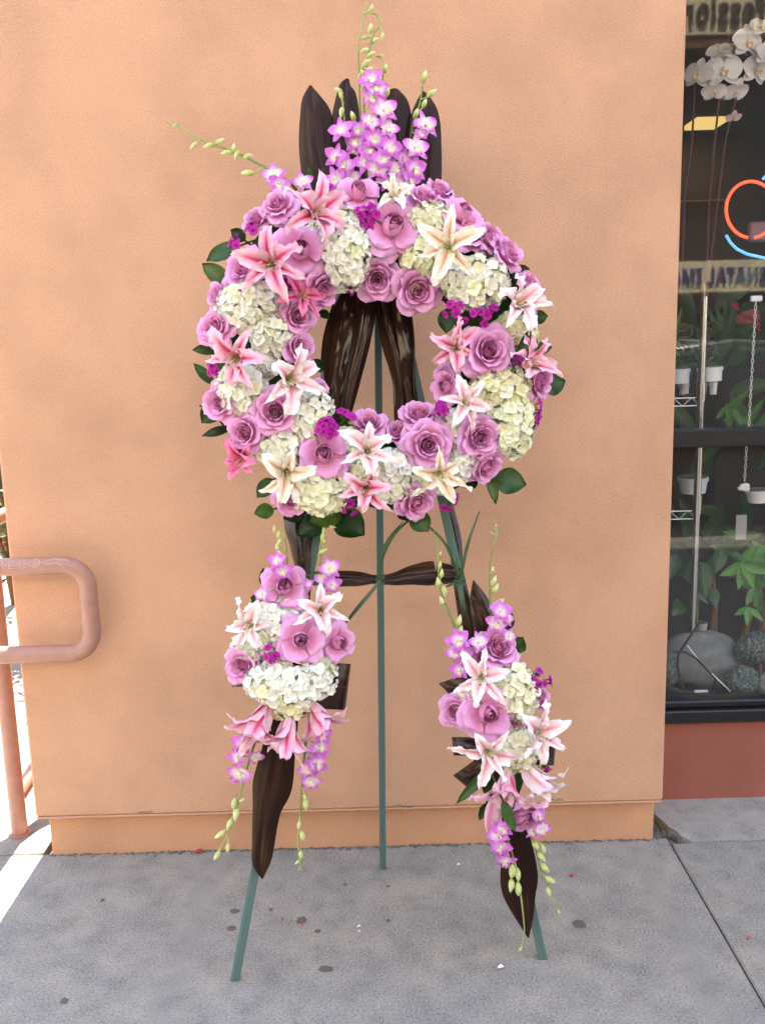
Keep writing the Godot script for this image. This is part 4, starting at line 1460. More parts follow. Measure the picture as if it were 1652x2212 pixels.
func build_wreath() -> void:
	var G := "cream and white hydrangea heads of the wreath"
	hydrangea(1, 747, 540, 52, 82, "tall white hydrangea head at the wreath's top left of the middle roses", G, 0.012)
	hydrangea(1, 536, 660, 66, 52, "white hydrangea at ten o'clock below the veined lily", G, 0.0)
	hydrangea(1, 586, 722, 42, 42, "small white hydrangea between two nine o'clock roses and the pink lily", G, 0.008)
	hydrangea(1, 565, 785, 40, 30, "white hydrangea half hidden right of the pink nine o'clock lily", G, -0.01)
	hydrangea(1, 524, 838, 52, 58, "white hydrangea at half past eight beside the left rim rose", G, 0.0)
	hydrangea(1, 668, 898, 50, 62, "white hydrangea at half past seven beside the hole", G, 0.0)
	hydrangea(1, 610, 965, 50, 44, "white hydrangea at seven o'clock left of the bare-centred rose", G, -0.005)
	hydrangea(0, 694, 1056, 66, 52, "cream hydrangea at the wreath's bottom left of the pink six o'clock lily", G, 0.0)
	hydrangea(1, 747, 954, 24, 28, "tiny white hydrangea tuft below the dense magenta flowers", G, 0.0)
	hydrangea(0, 783, 1020, 34, 30, "cream hydrangea tuft between the pink lilies at six o'clock", G, -0.01)
	hydrangea(1, 846, 1026, 50, 56, "white hydrangea at the bottom right of the six o'clock lilies", G, 0.0)
	hydrangea(1, 998, 1000, 34, 38, "white hydrangea at five o'clock above the cream lily", G, 0.0)
	hydrangea(1, 978, 932, 28, 46, "narrow white hydrangea between the large five o'clock roses", G, -0.01)
	hydrangea(3, 1102, 915, 48, 68, "greenish white hydrangea on the right rim at four o'clock", G, 0.004)
	hydrangea(2, 1076, 838, 66, 46, "yellow cream hydrangea under the large three o'clock rose", G, 0.0)
	hydrangea(1, 1030, 612, 66, 56, "big white hydrangea at one o'clock below the star lily", G, 0.008)
	hydrangea(2, 914, 556, 46, 46, "yellow cream hydrangea left of the star lily", G, 0.0)
	hydrangea(0, 926, 480, 46, 40, "cream hydrangea right of the top middle rose", G, 0.006)
	hydrangea(2, 1110, 716, 46, 36, "cream hydrangea behind the white pink lily at two o'clock", G, -0.01)
	hydrangea(1, 940, 1040, 24, 24, "small white hydrangea patch behind the cream five o'clock lily", G, -0.015)

	hydrangea(1, 700, 500, 30, 34, "white hydrangea edge left of the tall top hydrangea", G, -0.015)
	hydrangea(0, 600, 650, 34, 34, "cream hydrangea patch right of the ten o'clock hydrangea", G, -0.012)
	hydrangea(1, 560, 905, 36, 36, "white hydrangea patch between the eight o'clock roses", G, -0.02)
	hydrangea(0, 900, 1040, 30, 34, "cream hydrangea patch above the lowest right rose", G, -0.012)
	hydrangea(1, 1040, 880, 40, 40, "white hydrangea patch right of the white half past three lily", G, -0.012)
	hydrangea(0, 970, 590, 36, 44, "cream hydrangea patch under the star lily", G, -0.012)
	G = "mauve roses of the wreath"
	rose(2, 726, 452, 34, "mauve rose petals tucked right of the upper left lily", G, 0.0, 0.4, -0.02)
	rose(2, 552, 470, 34, "small mauve rose at eleven o'clock on the outer rim", G, -0.5, 0.6, -0.025)
	rose(2, 960, 812, 34, "mauve rose petals at the hole's right edge", G, -0.9, 0.1, -0.02)
	rose(2, 1062, 585 - 20, 38, "mauve rose petals above the big one o'clock hydrangea", G, 0.6, 0.4, -0.02)
	rose(2, 860, 930, 34, "mauve rose petals at the hole's lower right edge", G, 0.0, 0.8, -0.03)
	rose(2, 1140, 660, 36, "mauve rose petals behind the white pink right hand lily", G, 1.0, 0.3, -0.03)
	rose(1, 775, 411, 54, "mauve rose with tall bud under the violet orchids at the wreath's top", G, 0.05, 0.45)
	rose(0, 599, 438, 46, "mauve rose half hidden behind the upper left pink lily", G, -0.35, 0.5, 0.0)
	rose(1, 648, 536, 64, "wide open mauve rose with small bud at eleven o'clock", G, 0.1, 0.1, 0.02)
	rose(2, 526, 580, 56, "mauve rose lying left of the veined ten o'clock lily", G, -0.6, 0.3)
	rose(2, 466, 636, 36, "small pinkish rose seen from the side on the left rim", G, -1.4, 0.5, -0.01)
	rose(0, 645, 683, 46, "spiral mauve rose right of the ten o'clock hydrangea by the hole", G, 0.35, -0.1, 0.008)
	rose(2, 700, 628, 46, "mauve rose turned towards the hole above the spiral rose", G, 0.8, -0.4)
	rose(0, 461, 706, 48, "mauve rose on the left rim at nine o'clock", G, -0.4, 0.15)
	rose(2, 650, 750, 42, "mauve rose facing right into the hole at nine o'clock", G, 0.7, 0.0)
	rose(1, 849, 484, 66, "large mauve rose with pointed petals at the top middle", G, 0.15, 0.15, 0.022)
	rose(0, 815, 604, 56, "mauve rose on the hole's upper edge left of its twin", G, -0.05, -0.35, 0.004)
	rose(2, 903, 628, 58, "mauve rose on the hole's upper edge at half past twelve", G, 0.1, -0.35)
	rose(2, 917, 424, 44, "dusky rose behind the cream lily at the wreath's top", G, 0.25, 0.8, -0.01)
	rose(2, 950, 406, 36, "pinkish rose behind the dusky rose at half past twelve", G, 0.5, 1.0, -0.025)
	rose(1, 1000, 455, 58, "mauve rose with upright bud at one o'clock on the rim", G, 0.35, 0.6, 0.005)
	rose(2, 1015, 500, 48, "broad mauve rose petals below the upright one o'clock bud", G, 0.3, 0.2, -0.01)
	rose(2, 1064, 510, 40, "small mauve rose tucked behind the star lily on the rim", G, 0.8, 0.4, -0.01)
	rose(2, 1100, 543, 46, "mauve rosebud facing right at half past one on the rim", G, 1.0, 0.6, 0.0)
	rose(2, 1148, 617, 42, "mauve rosebud facing right at two o'clock on the rim", G, 1.1, 0.5, -0.01)
	rose(0, 1057, 757, 66, "largest mauve rose at three o'clock between pink lilies", G, 0.1, 0.05, 0.025)
	rose(2, 1169, 822, 46, "mauve rose behind the pink lily at the right rim", G, 1.0, -0.2, -0.01)
	rose(1, 958, 835, 40, "small mauve rose at the hole's right side behind the white lily", G, -0.7, 0.0, -0.01)
	rose(2, 906, 893, 46, "mauve rose seen from the side above the large five o'clock rose", G, -0.1, 0.9, -0.005)
	rose(0, 926, 962, 62, "large spiral mauve rose at five o'clock", G, 0.05, -0.05, 0.022)
	rose(0, 1040, 946, 56, "mauve rose with square petals at half past four", G, 0.2, -0.1, 0.015)
	rose(2, 1050, 1010, 48, "mauve rose turned down right on the five o'clock rim", G, 0.6, -0.6)
	rose(2, 900, 1088, 48, "lowest right mauve rose turned down at half past five", G, 0.4, -0.5, -0.005)
	rose(2, 797, 912, 42, "mauve rose behind the pink lily on the hole's lower edge", G, 0.0, 0.7, -0.02)
	rose(1, 700, 979, 60, "bare-centred mauve rose with round bud at half past six", G, 0.05, 0.1, 0.022)
	rose(0, 594, 888, 58, "mauve rose with a long lower petal at eight o'clock", G, 0.0, 0.05, 0.018)
	rose(0, 526, 934, 50, "mauve rose left below the long-petalled rose", G, -0.4, -0.1, 0.006)
	rose(2, 474, 870, 48, "mauve rose on the left rim at half past eight", G, -0.5, -0.1, 0.0)
	rose(0, 628, 1085, 44, "lowest left mauve rose under the cream lily", G, -0.1, -0.55, 0.0)
	rose(2, 688, 845, 34, "mauve rose hidden behind the pale lily beside the hole", G, 0.8, 0.2, -0.01)

	G = "lilies of the wreath"
	lily(1, "pink", 676, 468, 96, "large pink lily with white edges at the upper left", G, 22, 0.1, 0.2, 0.055)
	lily(1, "pink", 587, 572, 98, "pink veined lily between two roses at ten o'clock", G, 38, -0.1, 0.0, 0.045)
	lily(0, "deep", 650, 640, 62, "deep pink half open lily with dark throat at ten o'clock", G, 10, 0.35, 0.2, 0.02)
	lily(1, "pink", 515, 773, 88, "pink lily with yellow stamens on the left rim at nine o'clock", G, 0, -0.1, 0.05, 0.03)
	lily(1, "pale", 621, 817, 92, "pale white pink lily left of the hole", G, 30, 0.25, -0.05, 0.035)
	lily(1, "cream", 849, 432, 62, "cream lily standing at the top middle of the wreath", G, 35, 0.05, 0.55, 0.02)
	lily(0, "cream", 968, 534, 86, "cream star lily with orange throat at one o'clock", G, 12, 0.05, 0.05, 0.05)
	lily(1, "pale", 1110, 662, 88, "white pink lily opening right at two o'clock", G, 40, 0.55, 0.1, 0.03)
	lily(1, "pink", 985, 752, 70, "pink lily half covered by the largest three o'clock rose", G, 20, -0.2, 0.1, 0.012)
	lily(1, "pink", 1134, 788, 80, "pink lily with curled petals right of the largest rose", G, -2, 0.4, 0.0, 0.03)
	lily(0, "pale", 1002, 870, 64, "white lily with pink throat at half past three", G, -6, -0.05, 0.0, 0.035)
	lily(1, "pale", 793, 975, 82, "pale pink lily on the hole's lower edge at six o'clock", G, 30, 0.1, 0.15, 0.035)
	lily(0, "cream", 948, 1021, 72, "cream lily with tan throat at five o'clock", G, 42, 0.05, -0.15, 0.035)
	lily(1, "pink", 791, 1054, 74, "pink red-striped lily at the very bottom of the wreath", G, 10, 0.05, -0.25, 0.03)
	lily(1, "cream", 619, 1016, 84, "cream lily at seven o'clock above the lowest left rose", G, 15, -0.1, -0.2, 0.035)
	lily(1, "deep", 533, 990, 66, "deep pink lily hanging at the left lower rim", G, 0, -0.7, -0.6, 0.0)

	G = "magenta sweet william clusters of the wreath"
	sweet_william(791, 470, 30, 9, "magenta sweet william cluster between the top middle roses", G)
	sweet_william(977, 669, 24, 4, "left magenta sweet william cluster below the big white hydrangea", G, [[-15, -8], [-2, 12], [8, 6], [10, -8], [20, 8], [26, -26]], 0.6)
	sweet_william(1047, 680, 32, 6, "right magenta sweet william cluster below the big white hydrangea", G, [[-25, 3], [-8, 6], [4, -2], [12, 10], [20, 14], [-2, -20]], 0.7)
	sweet_william(705, 925, 25, 12, "dense magenta sweet william cluster above the bare-centred rose", G, [], 0.6, 0.028)
	sweet_william(748, 900, 22, 4, "sparse magenta sweet william at the hole's lower left edge", G, [[-12, 12], [4, -2], [12, -4], [-2, 8]], 0.9)
	sweet_william(1152, 890, 26, 7, "magenta sweet william on the right rim beside the greenish hydrangea", G, [[8, 22], [12, 6], [4, -4], [10, -14], [2, -26], [-4, -34], [14, -4]], 0.8, 0.0)
	sweet_william(953, 884, 15, 4, "small magenta tuft between the white lily and the side-on rose", G)
	sweet_william(614, 612, 22, 5, "magenta sweet william left of the deep pink lily", G)
	sweet_william(507, 526, 18, 4, "magenta sweet william on the dark leaf at ten o'clock", G, [], 0.7, 0.0)
	sweet_william(544, 496, 17, 4, "magenta sweet william left of the eleven o'clock rim rose", G, [], 0.7, 0.0)
	sweet_william(461, 795, 16, 5, "magenta sweet william below the left petals of the nine o'clock lily", G, [], 0.6, 0.0)
	sweet_william(516, 963, 20, 3, "dark seedy sweet william under the eight o'clock rose", G, [[-14, 8], [-4, -12], [10, -8]], 1.0, 0.0)
	sweet_william(754, 1088, 20, 3, "green budded sweet william left of the lowest pink lily", G, [[-14, -10], [10, -20], [2, 4]], 1.2, 0.0)
	sweet_william(972, 1082, 20, 4, "sweet william hanging below the cream five o'clock lily", G, [[-14, -14], [12, 10], [10, 0], [-2, -18]], 0.9, 0.0)
	sweet_william(706, 405, 16, 4, "dark magenta tuft right of the upper left pink lily", G, [], 0.7, 0.0)
	sweet_william(755, 622, 18, 4, "dark magenta tuft on the hole's upper left edge", G, [], 0.7, -0.01)
	sweet_william(1120, 480 + 300, 14, 3, "hidden magenta tuft between the right hand lilies", G, [], 0.7, -0.01)

func build_left_spray() -> void:
	var G := "hydrangeas on the left easel leg"
	hydrangea(1, 586, 1352, 62, 54, "white hydrangea behind the left leg's roses", G, -0.004)
	hydrangea(1, 622, 1310, 44, 36, "white hydrangea under the left leg's top rose", G, -0.02)
	hydrangea(1, 628, 1472, 92, 52, "large greenish white hydrangea at the foot of the left leg flowers", G, 0.012)
	hydrangea(2, 626, 1514, 54, 38, "yellowish lower lobe of hydrangea hanging at the left leg", G, 0.008)
	hydrangea(3, 690, 1440, 36, 30, "small hydrangea below the right rose of the left leg", G, -0.004)
	hydrangea(1, 548, 1400, 40, 36, "white hydrangea left of the left leg's magenta flowers", G, -0.01)
	G = "mauve roses on the left easel leg"
	rose(2, 566, 1470, 36, "mauve rose petals below the left side rose of the left leg", G, -0.3, -0.4, -0.025)
	rose(1, 614, 1266, 54, "top mauve rose of the left leg flowers", G, 0.05, 0.35, 0.015)
	rose(1, 650, 1382, 56, "round-budded mauve rose in the middle of the left leg flowers", G, 0.05, 0.1, 0.035)
	rose(1, 734, 1388, 46, "mauve rose at the right side of the left leg flowers", G, 0.5, 0.1, 0.01)
	rose(2, 522, 1440, 46, "mauve rose at the left side of the left leg flowers", G, -0.4, -0.1, 0.008)
	G = "lilies on the left easel leg"
	lily(1, "pale", 692, 1318, 76, "pale pink lily at the upper right of the left leg flowers", G, 33, 0.2, 0.1, 0.045)
	lily(1, "pale", 546, 1347, 72, "pale pink lily at the upper left of the left leg flowers", G, 55, -0.45, 0.1, 0.03)
	lily(2, "pink", 626, 1552, 108, "pink trumpet lily hanging straight down in front", G, 20, -0.1, -2.6, 0.03)
	lily(2, "pink", 578, 1524, 108, "pink lily hanging down left below the left leg hydrangea", G, 50, -0.9, -1.5, 0.012)
	lily(2, "pink", 670, 1522, 106, "pink lily hanging down right below the left leg hydrangea", G, 10, 1.0, -1.5, 0.005)
	sweet_william(587, 1414, 20, 4, "magenta sweet william in the middle of the left leg flowers", "magenta sweet william on the easel legs", [[-6, 16], [-10, -4], [2, -12], [10, -2]], 0.5, 0.03)
	G = "violet orchid sprays on the left easel leg"
	orchid_spray("violet orchid spray with green buds rising up left on the left leg", G, 0.085, [[618, 1260], [620, 1210], [617, 1170], [613, 1137]],
		[[600, 1212, 22, -0.4, 0.3], [610, 1232, 20, 0.1, -0.1], [566, 1284, 18, -0.5, 0.1]], [[593, 1142, 18, 0], [602, 1154, 20, 10], [604, 1170, 22, 15], [599, 1182, 20, 350], [604, 1196, 24, 350]])
	orchid_spray("violet orchid spray with green buds rising up right on the left leg", G, 0.085, [[688, 1260], [691, 1220], [693, 1180], [698, 1138]],
		[[712, 1228, 22, 0.4, 0.2], [700, 1250, 20, 0.1, 0.1], [716, 1262, 20, 0.5, -0.2], [668, 1262, 12, -0.3, 0.2]], [[697, 1158, 22, 10], [700, 1168, 16, 340], [698, 1190, 22, 60], [718, 1138, 16, 100], [700, 1146, 18, 5]])
	orchid_spray("violet orchid spray trailing down left from the left leg", G, 0.075, [[566, 1560], [548, 1612], [530, 1672], [518, 1720], [508, 1765], [488, 1812], [468, 1846]],
		[[546, 1586, 24, -0.4, -0.2], [526, 1606, 23, -0.3, 0.2], [514, 1634, 24, -0.5, -0.1], [519, 1668, 26, -0.3, -0.5], [552, 1634, 18, 0.4, -0.5], [540, 1566, 18, -0.3, 0.3]], [[506, 1736, 26, 190], [522, 1728, 16, 60], [511, 1758, 32, 190], [496, 1780, 26, 205], [476, 1802, 28, 235], [493, 1832, 22, 185], [469, 1848, 24, 210]])
	orchid_spray("violet orchid spray trailing down right from the left leg", G, 0.075, [[664, 1560], [656, 1650], [650, 1730], [646, 1790], [644, 1830], [650, 1866], [645, 1880]],
		[[690, 1612, 23, 0.4, 0.2], [684, 1648, 24, 0.4, -0.1], [664, 1660, 20, 0, -0.2], [672, 1686, 23, 0.1, -0.6], [696, 1588, 18, 0.5, 0.2], [676, 1626, 18, 0.2, 0.0]], [[659, 1722, 16, 170], [661, 1738, 26, 180], [654, 1806, 26, 170], [646, 1782, 20, 190], [650, 1846, 22, 175], [642, 1862, 14, 230]])

func build_right_spray() -> void:
	var G := "hydrangeas on the right easel leg"
	hydrangea(0, 1112, 1496, 44, 58, "cream hydrangea right of the top lily on the right leg", G, 0.004)
	hydrangea(2, 1022, 1504, 26, 26, "small yellowish hydrangea left below the right leg's top lily", G, 0.012)
	hydrangea(0, 1116, 1618, 42, 46, "cream hydrangea between the two lower lilies of the right leg", G, 0.008)
	hydrangea(0, 1072, 1482, 42, 36, "cream hydrangea behind the top lily of the right leg", G, -0.012)
	hydrangea(1, 1080, 1586, 40, 34, "white hydrangea under the large middle rose of the right leg", G, -0.012)
	G = "mauve roses on the right easel leg"
	rose(2, 1042, 1420, 34, "mauve rose petals left of the right leg's top rose", G, -0.3, 0.4, -0.02)
	rose(2, 1108, 1560, 40, "mauve rose petals right of the large middle rose", G, 0.4, 0.0, -0.02)
	rose(2, 1100, 1745, 34, "mauve rose petals behind the lily bud", G, -0.2, -0.5, -0.02)
	rose(2, 1078, 1398, 50, "top mauve rose of the right leg flowers behind the lily", G, 0.2, 0.6, -0.005)
	rose(0, 983, 1538, 42, "mauve rose at the left side of the right leg flowers", G, -0.3, 0.1, 0.008)
	rose(1, 1056, 1542, 64, "large mauve rose in the middle of the right leg flowers", G, 0.05, 0.05, 0.025)
	rose(2, 1170, 1508, 28, "small mauve rose at the right edge under the sweet william", G, 0.9, 0.2, -0.01)
	rose(2, 1130, 1772, 48, "lowest mauve rose of the right leg turned down", G, 0.2, -0.9, 0.0)
	G = "lilies on the right easel leg"
	lily(0, "pale", 1039, 1463, 72, "pale pink star lily at the top of the right leg flowers", G, 18, -0.05, 0.1, 0.06)
	lily(0, "pale", 1052, 1623, 74, "pale pink lily at the lower left of the right leg flowers", G, -3, -0.1, 0.0, 0.045)
	lily(1, "pale", 1155, 1581, 78, "pale pink lily at the right edge of the right leg flowers", G, 20, 0.35, 0.05, 0.035)
	lily(2, "pink", 1096, 1668, 104, "pink lily hanging down with red-striped petals on the right leg", G, 30, -0.25, -1.6, 0.02)
	lily(2, "pale", 1134, 1656, 98, "pale trumpet lily hanging down right on the right leg", G, 0, 1.1, -1.6, 0.01)
	# a closed bud
	var b := Buf.new()
	var p := at(1068, 1722, 0.085)
	var q := at(1056, 1806, 0.085)
	var d := (q - p)
	var ln := d.length()
	d = d / ln
	var xx := d.cross(PN).normalized()
	var yy := xx.cross(d)
	var rr := px(15.5, p)
	b.grid(24, 18, func(u, w):
		var a: float = u * TAU
		var r: float = rr * pow(sin(PI * pow(clampf(w * 0.97 + 0.015, 0, 1), 0.85)), 0.7) * (1.0 + 0.09 * absf(cos(a * 1.5)))
		return p + d * ln * w + xx * cos(a) * r + yy * sin(a) * r,
	func(u, w): return Color(0.80, 0.55, 0.60).lerp(Color(0.60, 0.16, 0.30), pow(absf(sin(u * TAU * 1.5)), 3.0)).lerp(Color(0.62, 0.66, 0.36), 0.5 * (1.0 - smoothstep(0.0, 0.2, w))))
	solo("lily_bud", b.mesh(M.small), "long pink striped lily bud hanging on the right leg", "lily bud")
	G = "magenta sweet william on the easel legs"
	sweet_william(1158, 1466, 40, 8, "open magenta sweet william cluster at the right leg's upper right", G, [[-46, 6], [-18, 0], [-24, -24], [-8, -14], [8, -14], [4, 14], [28, -16], [26, -8]], 0.75, 0.0)
	sweet_william(1176, 1526, 14, 2, "single magenta sweet william above the right edge lily", G, [[0, 0], [4, -4]], 0.4, 0.04)
	sweet_william(1178, 1652, 20, 3, "dark green sweet william tuft with one magenta bloom below the right lily", G, [[4, -12], [-3, -8]], 1.2, 0.0)
	G = "violet orchid sprays on the right easel leg"
	orchid_spray("slim orchid spray with green buds curving up left above the right leg", G, 0.075, [[990, 1380], [972, 1330], [956, 1290], [948, 1250], [945, 1205], [944, 1170], [938, 1148]],
		[[990, 1384, 25, -0.3, 0.2], [985, 1408, 22, -0.4, -0.2], [1034, 1388, 22, 0.2, 0.4], [1002, 1412, 20, 0, 0], [992, 1446, 20, -0.4, -0.2]], [[949, 1220, 20, 10], [953, 1238, 22, 5], [946, 1257, 24, 350], [959, 1277, 26, 170], [953, 1298, 24, 345], [990, 1340, 30, 15], [992, 1364, 30, 20], [950, 1196, 14, 20]])
	orchid_spray("tall orchid spray with green buds rising right above the right leg", G, 0.075, [[1060, 1330], [1058, 1290], [1057, 1250], [1059, 1205], [1067, 1172], [1074, 1142], [1064, 1121]],
		[[1080, 1322, 24, 0.3, 0.4], [1072, 1346, 25, -0.1, 0.1], [1094, 1336, 18, 0.6, -0.1], [1098, 1374, 20, 0.5, -0.1]], [[1063, 1230, 16, 10], [1065, 1254, 26, 25], [1069, 1270, 26, 30], [1074, 1302, 34, 60], [1060, 1150, 8, 300], [1070, 1136, 8, 20]], 2.8)
	orchid_spray("orchid spray trailing straight down over the right leg's hanging leaf", G, 0.085, [[1086, 1790], [1100, 1825], [1112, 1870], [1122, 1920], [1128, 1965], [1132, 2015], [1124, 2048]],
		[[1076, 1800, 25, -0.3, 0.1], [1084, 1790, 22, 0.1, 0.2], [1080, 1826, 26, -0.3, -0.3], [1090, 1856, 22, 0.0, -0.6]], [[1105, 1882, 34, 185], [1117, 1888, 30, 175], [1103, 1912, 30, 190], [1118, 1920, 32, 180], [1123, 2050, 12, 215]], 2.8)
	orchid_spray("orchid spray trailing down right beside the right leg's hanging leaf", G, 0.075, [[1142, 1790], [1155, 1830], [1166, 1872], [1180, 1912], [1196, 1948], [1206, 1972]],
		[[1160, 1762, 20, 0.5, 0.2], [1168, 1790, 20, 0.4, -0.2], [1150, 1796, 16, 0.1, -0.3]], [[1156, 1826, 28, 150], [1172, 1832, 24, 160], [1168, 1850, 28, 145], [1176, 1874, 28, 140], [1188, 1900, 28, 125], [1184, 1926, 22, 170], [1206, 1970, 12, 160]], 2.6)

func build_top_orchids() -> void:
	var G := "violet orchid sprays above the wreath"
	orchid_spray("tall violet orchid spray reaching the top of the picture, left stem", G, 0.075, [[794, 400], [786, 320], [778, 240], [776, 170], [774, 100], [782, 60], [794, 4]],
		[[737, 283, 24, -0.3, 0.2], [776, 282, 23, -0.1, 0.1], [770, 308, 24, -0.2, 0.1], [727, 340, 24, -0.5, 0.0], [746, 358, 25, -0.4, -0.1], [788, 352, 27, -0.1, 0.0], [726, 388, 24, -0.4, -0.1], [796, 326, 24, 0.0, 0.1], [760, 384, 22, -0.2, 0.0]], [[790, 82, 20, 80], [776, 166, 18, 10], [802, 18, 18, 20], [762, 252, 26, 345], [800, 22, 14, 60]], 3.0)
	orchid_spray("tall violet orchid spray arching over at the top, middle stem", G, 0.09, [[806, 400], [794, 320], [786, 230], [792, 150], [803, 80], [822, 54], [812, 32], [797, 28]],
		[[802, 174, 24, -0.1, 0.3], [812, 192, 25, 0.1, 0.2], [806, 214, 24, 0.0, 0.1], [800, 264, 24, -0.1, 0.1], [830, 238, 27, 0.2, 0.1], [810, 302, 25, 0.0, 0.0], [838, 278, 26, 0.2, 0.1], [842, 320, 27, 0.2, 0.0], [816, 364, 26, 0.0, -0.1], [826, 344, 24, 0.1, 0.0]], [[800, 62, 24, 10], [810, 88, 22, 60], [788, 110, 22, 70], [802, 118, 22, 60], [792, 136, 26, 50], [796, 152, 24, 60], [784, 158, 18, 320], [826, 80, 20, 180], [800, 174, 24, 60], [818, 172, 24, 20]], 3.0)
	orchid_spray("short violet orchid spray right of the tall ones with drooping buds", G, 0.08, [[842, 390], [836, 300], [830, 230], [826, 180], [828, 145], [822, 122]],
		[[858, 366, 26, 0.2, 0.0], [896, 320, 27, 0.4, 0.1], [872, 344, 24, 0.3, 0.0], [894, 366, 27, 0.4, -0.1], [862, 392, 22, 0.3, -0.1], [886, 388, 22, 0.5, -0.2], [834, 392, 20, 0.1, -0.2]], [[832, 148, 22, 10], [822, 121, 14, 90], [836, 200, 24, 15]], 2.6)
	orchid_spray("small orchid spray of buds at the left in front of the dark leaves", G, 0.07, [[748, 310], [744, 260], [740, 225], [734, 200]], [[766, 324, 18, -0.2, 0.1]], [[731, 196, 22, 300], [738, 244, 26, 190], [736, 206, 20, 340]], 2.6)
	orchid_spray("small orchid spray of buds at the right in front of the dark leaves", G, 0.07, [[886, 300], [894, 262], [906, 225], [912, 190], [915, 170]], [[918, 272, 28, 0.5, 0.2], [908, 290, 16, 0.3, 0.0]], [[916, 166, 28, 15], [932, 202, 28, 55], [916, 224, 24, 25], [898, 246, 26, 20]], 2.6)
	orchid_spray("long orchid spray with green buds sticking out left above the wreath", G, 0.06, [[640, 410], [612, 384], [560, 355], [500, 326], [440, 305], [400, 280], [356, 262]],
		[[592, 380, 26, -0.2, 0.3], [604, 398, 22, 0.0, -0.1], [655, 394, 24, 0.1, 0.2]], [[536, 375, 30, 275], [420, 316, 24, 225], [452, 316, 26, 255], [475, 306, 24, 60], [490, 331, 26, 260], [512, 336, 24, 200], [536, 338, 24, 70], [505, 320, 22, 10], [378, 272, 12, 225]], 3.6)

func build_litter() -> void:
	rng.seed = 44
	var stain := mat(lin(0.15, 0.12, 0.10), 0.8, 0.3)
	var G := "dark gum spots on the sidewalk"
	for q in [[652, 1988, 11, 6, "largest brown gum spot on the sidewalk between the easel legs"], [745, 1911, 4, 2.6, "small black speck below the back leg's left side"], [585, 1965, 6, 2.6, "dark gum spot just right of the left easel leg"], [508, 1968, 12, 4, "dark gum spot just left of the left easel leg"], [838, 1989, 5, 3, "small dark spot below the back leg's foot"], [686, 2012, 7, 3.4, "faint dark spot right below the largest gum spot"], [703, 2094, 16, 5, "black crumbly smear on the sidewalk near the bottom"], [1250, 1996, 14, 8, "broad grey stain right of the right easel leg"], [500, 2006, 10, 4, "dim spot left of the left easel leg lower down"], [140, 2163, 8, 5, "dark spot on the sidewalk at the lower left"], [222, 1945, 5, 3, "small dark speck on the sidewalk at the left"], [838, 1915, 4, 2, "tiny speck right below the back leg's foot"]]:
		var c := on_ground(q[0], q[1])
		var k := (c - EYE).dot(-cb.z) / F
		var b := Buf.new()
		b.grid(20, 3, func(u, w):
			var a: float = u * TAU
			var r: float = (1.0 + 0.45 * nz.get_noise_2d(cos(a) * 60 + q[0], sin(a) * 60 + q[1])) * w
			return c + Vector3(cos(a) * r * q[2] * k, 0.0012 + 0.0012 * (1.0 - w * w), sin(a) * r * q[3] * k * 2.0))
		solo("gum_spot", b.mesh(stain), q[4], "gum spot", G)
	var wm := mat(lin(0.75, 0.74, 0.70), 0.6)
	var rm := mat(lin(0.45, 0.06, 0.05), 0.6)
	for q in [[1081, 2093, 7, "white flower petal lying on the sidewalk at the bottom right", 0], [775, 2005, 4, "white scrap of petal below the back leg, upper", 0], [776, 2016, 3, "white scrap of petal below the back leg, lower", 0], [990, 1871, 4, "white petal scrap left of the right hanging leaf", 0], [1234, 1894, 6, "red petal scrap on the sidewalk right of the right leg", 1], [653, 2002, 4, "red petal scrap under the largest gum spot", 1], [430, 1842, 9, "red paint fleck at the wall's foot left of the left leg", 1], [1615, 2190 - 160, 5, "red petal scrap on the right hand slab", 1], [610, 1990, 3, "red speck right of the left leg", 1]]:
		var c := on_ground(q[0], q[1])
		var k := (c - EYE).dot(-cb.z) / F
		var b := Buf.new()
		var a0 := rng.randf() * TAU
		b.grid(6, 4, func(u, w):
			var s: float = (u * 2 - 1) * sin(PI * (w * 0.9 + 0.05)) * 0.6
			return c + Vector3((w - 0.5) * 2 * q[2] * k, 0.003 + 0.004 * absf(s) + 0.003 * w, s * q[2] * k * 1.4).rotated(Vector3.UP, 0) if false else c + Vector3((w - 0.5) * 2 * q[2] * k, 0.003 + 0.006 * absf(s) + 0.003 * w, s * q[2] * k * 1.6))
		solo("fallen_petal", b.mesh(rm if q[4] else wm), q[3], "petal", "scraps of petal on the sidewalk")

# ---------- behind the glass ----------
func pot(x0: float, x1: float, y0: float, y1: float, z: float, label: String, taper := 0.8) -> void:
	var a := on_z((x0 + x1) / 2, y0, z)
	var c := on_z((x0 + x1) / 2, y1, z)
	var r := (on_z(x1, y0, z).x - on_z(x0, y0, z).x) / 2
	var b := Buf.new()
	b.tube([c, c + (a - c) * 0.74, c + (a - c) * 0.75, a], [r * taper, r * 0.93, r * 1.0, r], 20)
	var o := thing("plant_pot", label, "pot", Transform3D(), "white plastic plant pots in the window")
	part("pot", b.mesh(M.white_plastic), o)
	b = Buf.new()
	b.tube([a + Vector3(0, 0.001, 0), a + Vector3(0, 0.004, 0)], r * 0.92, 18)
	part("soil", b.mesh(M.dirt), o)

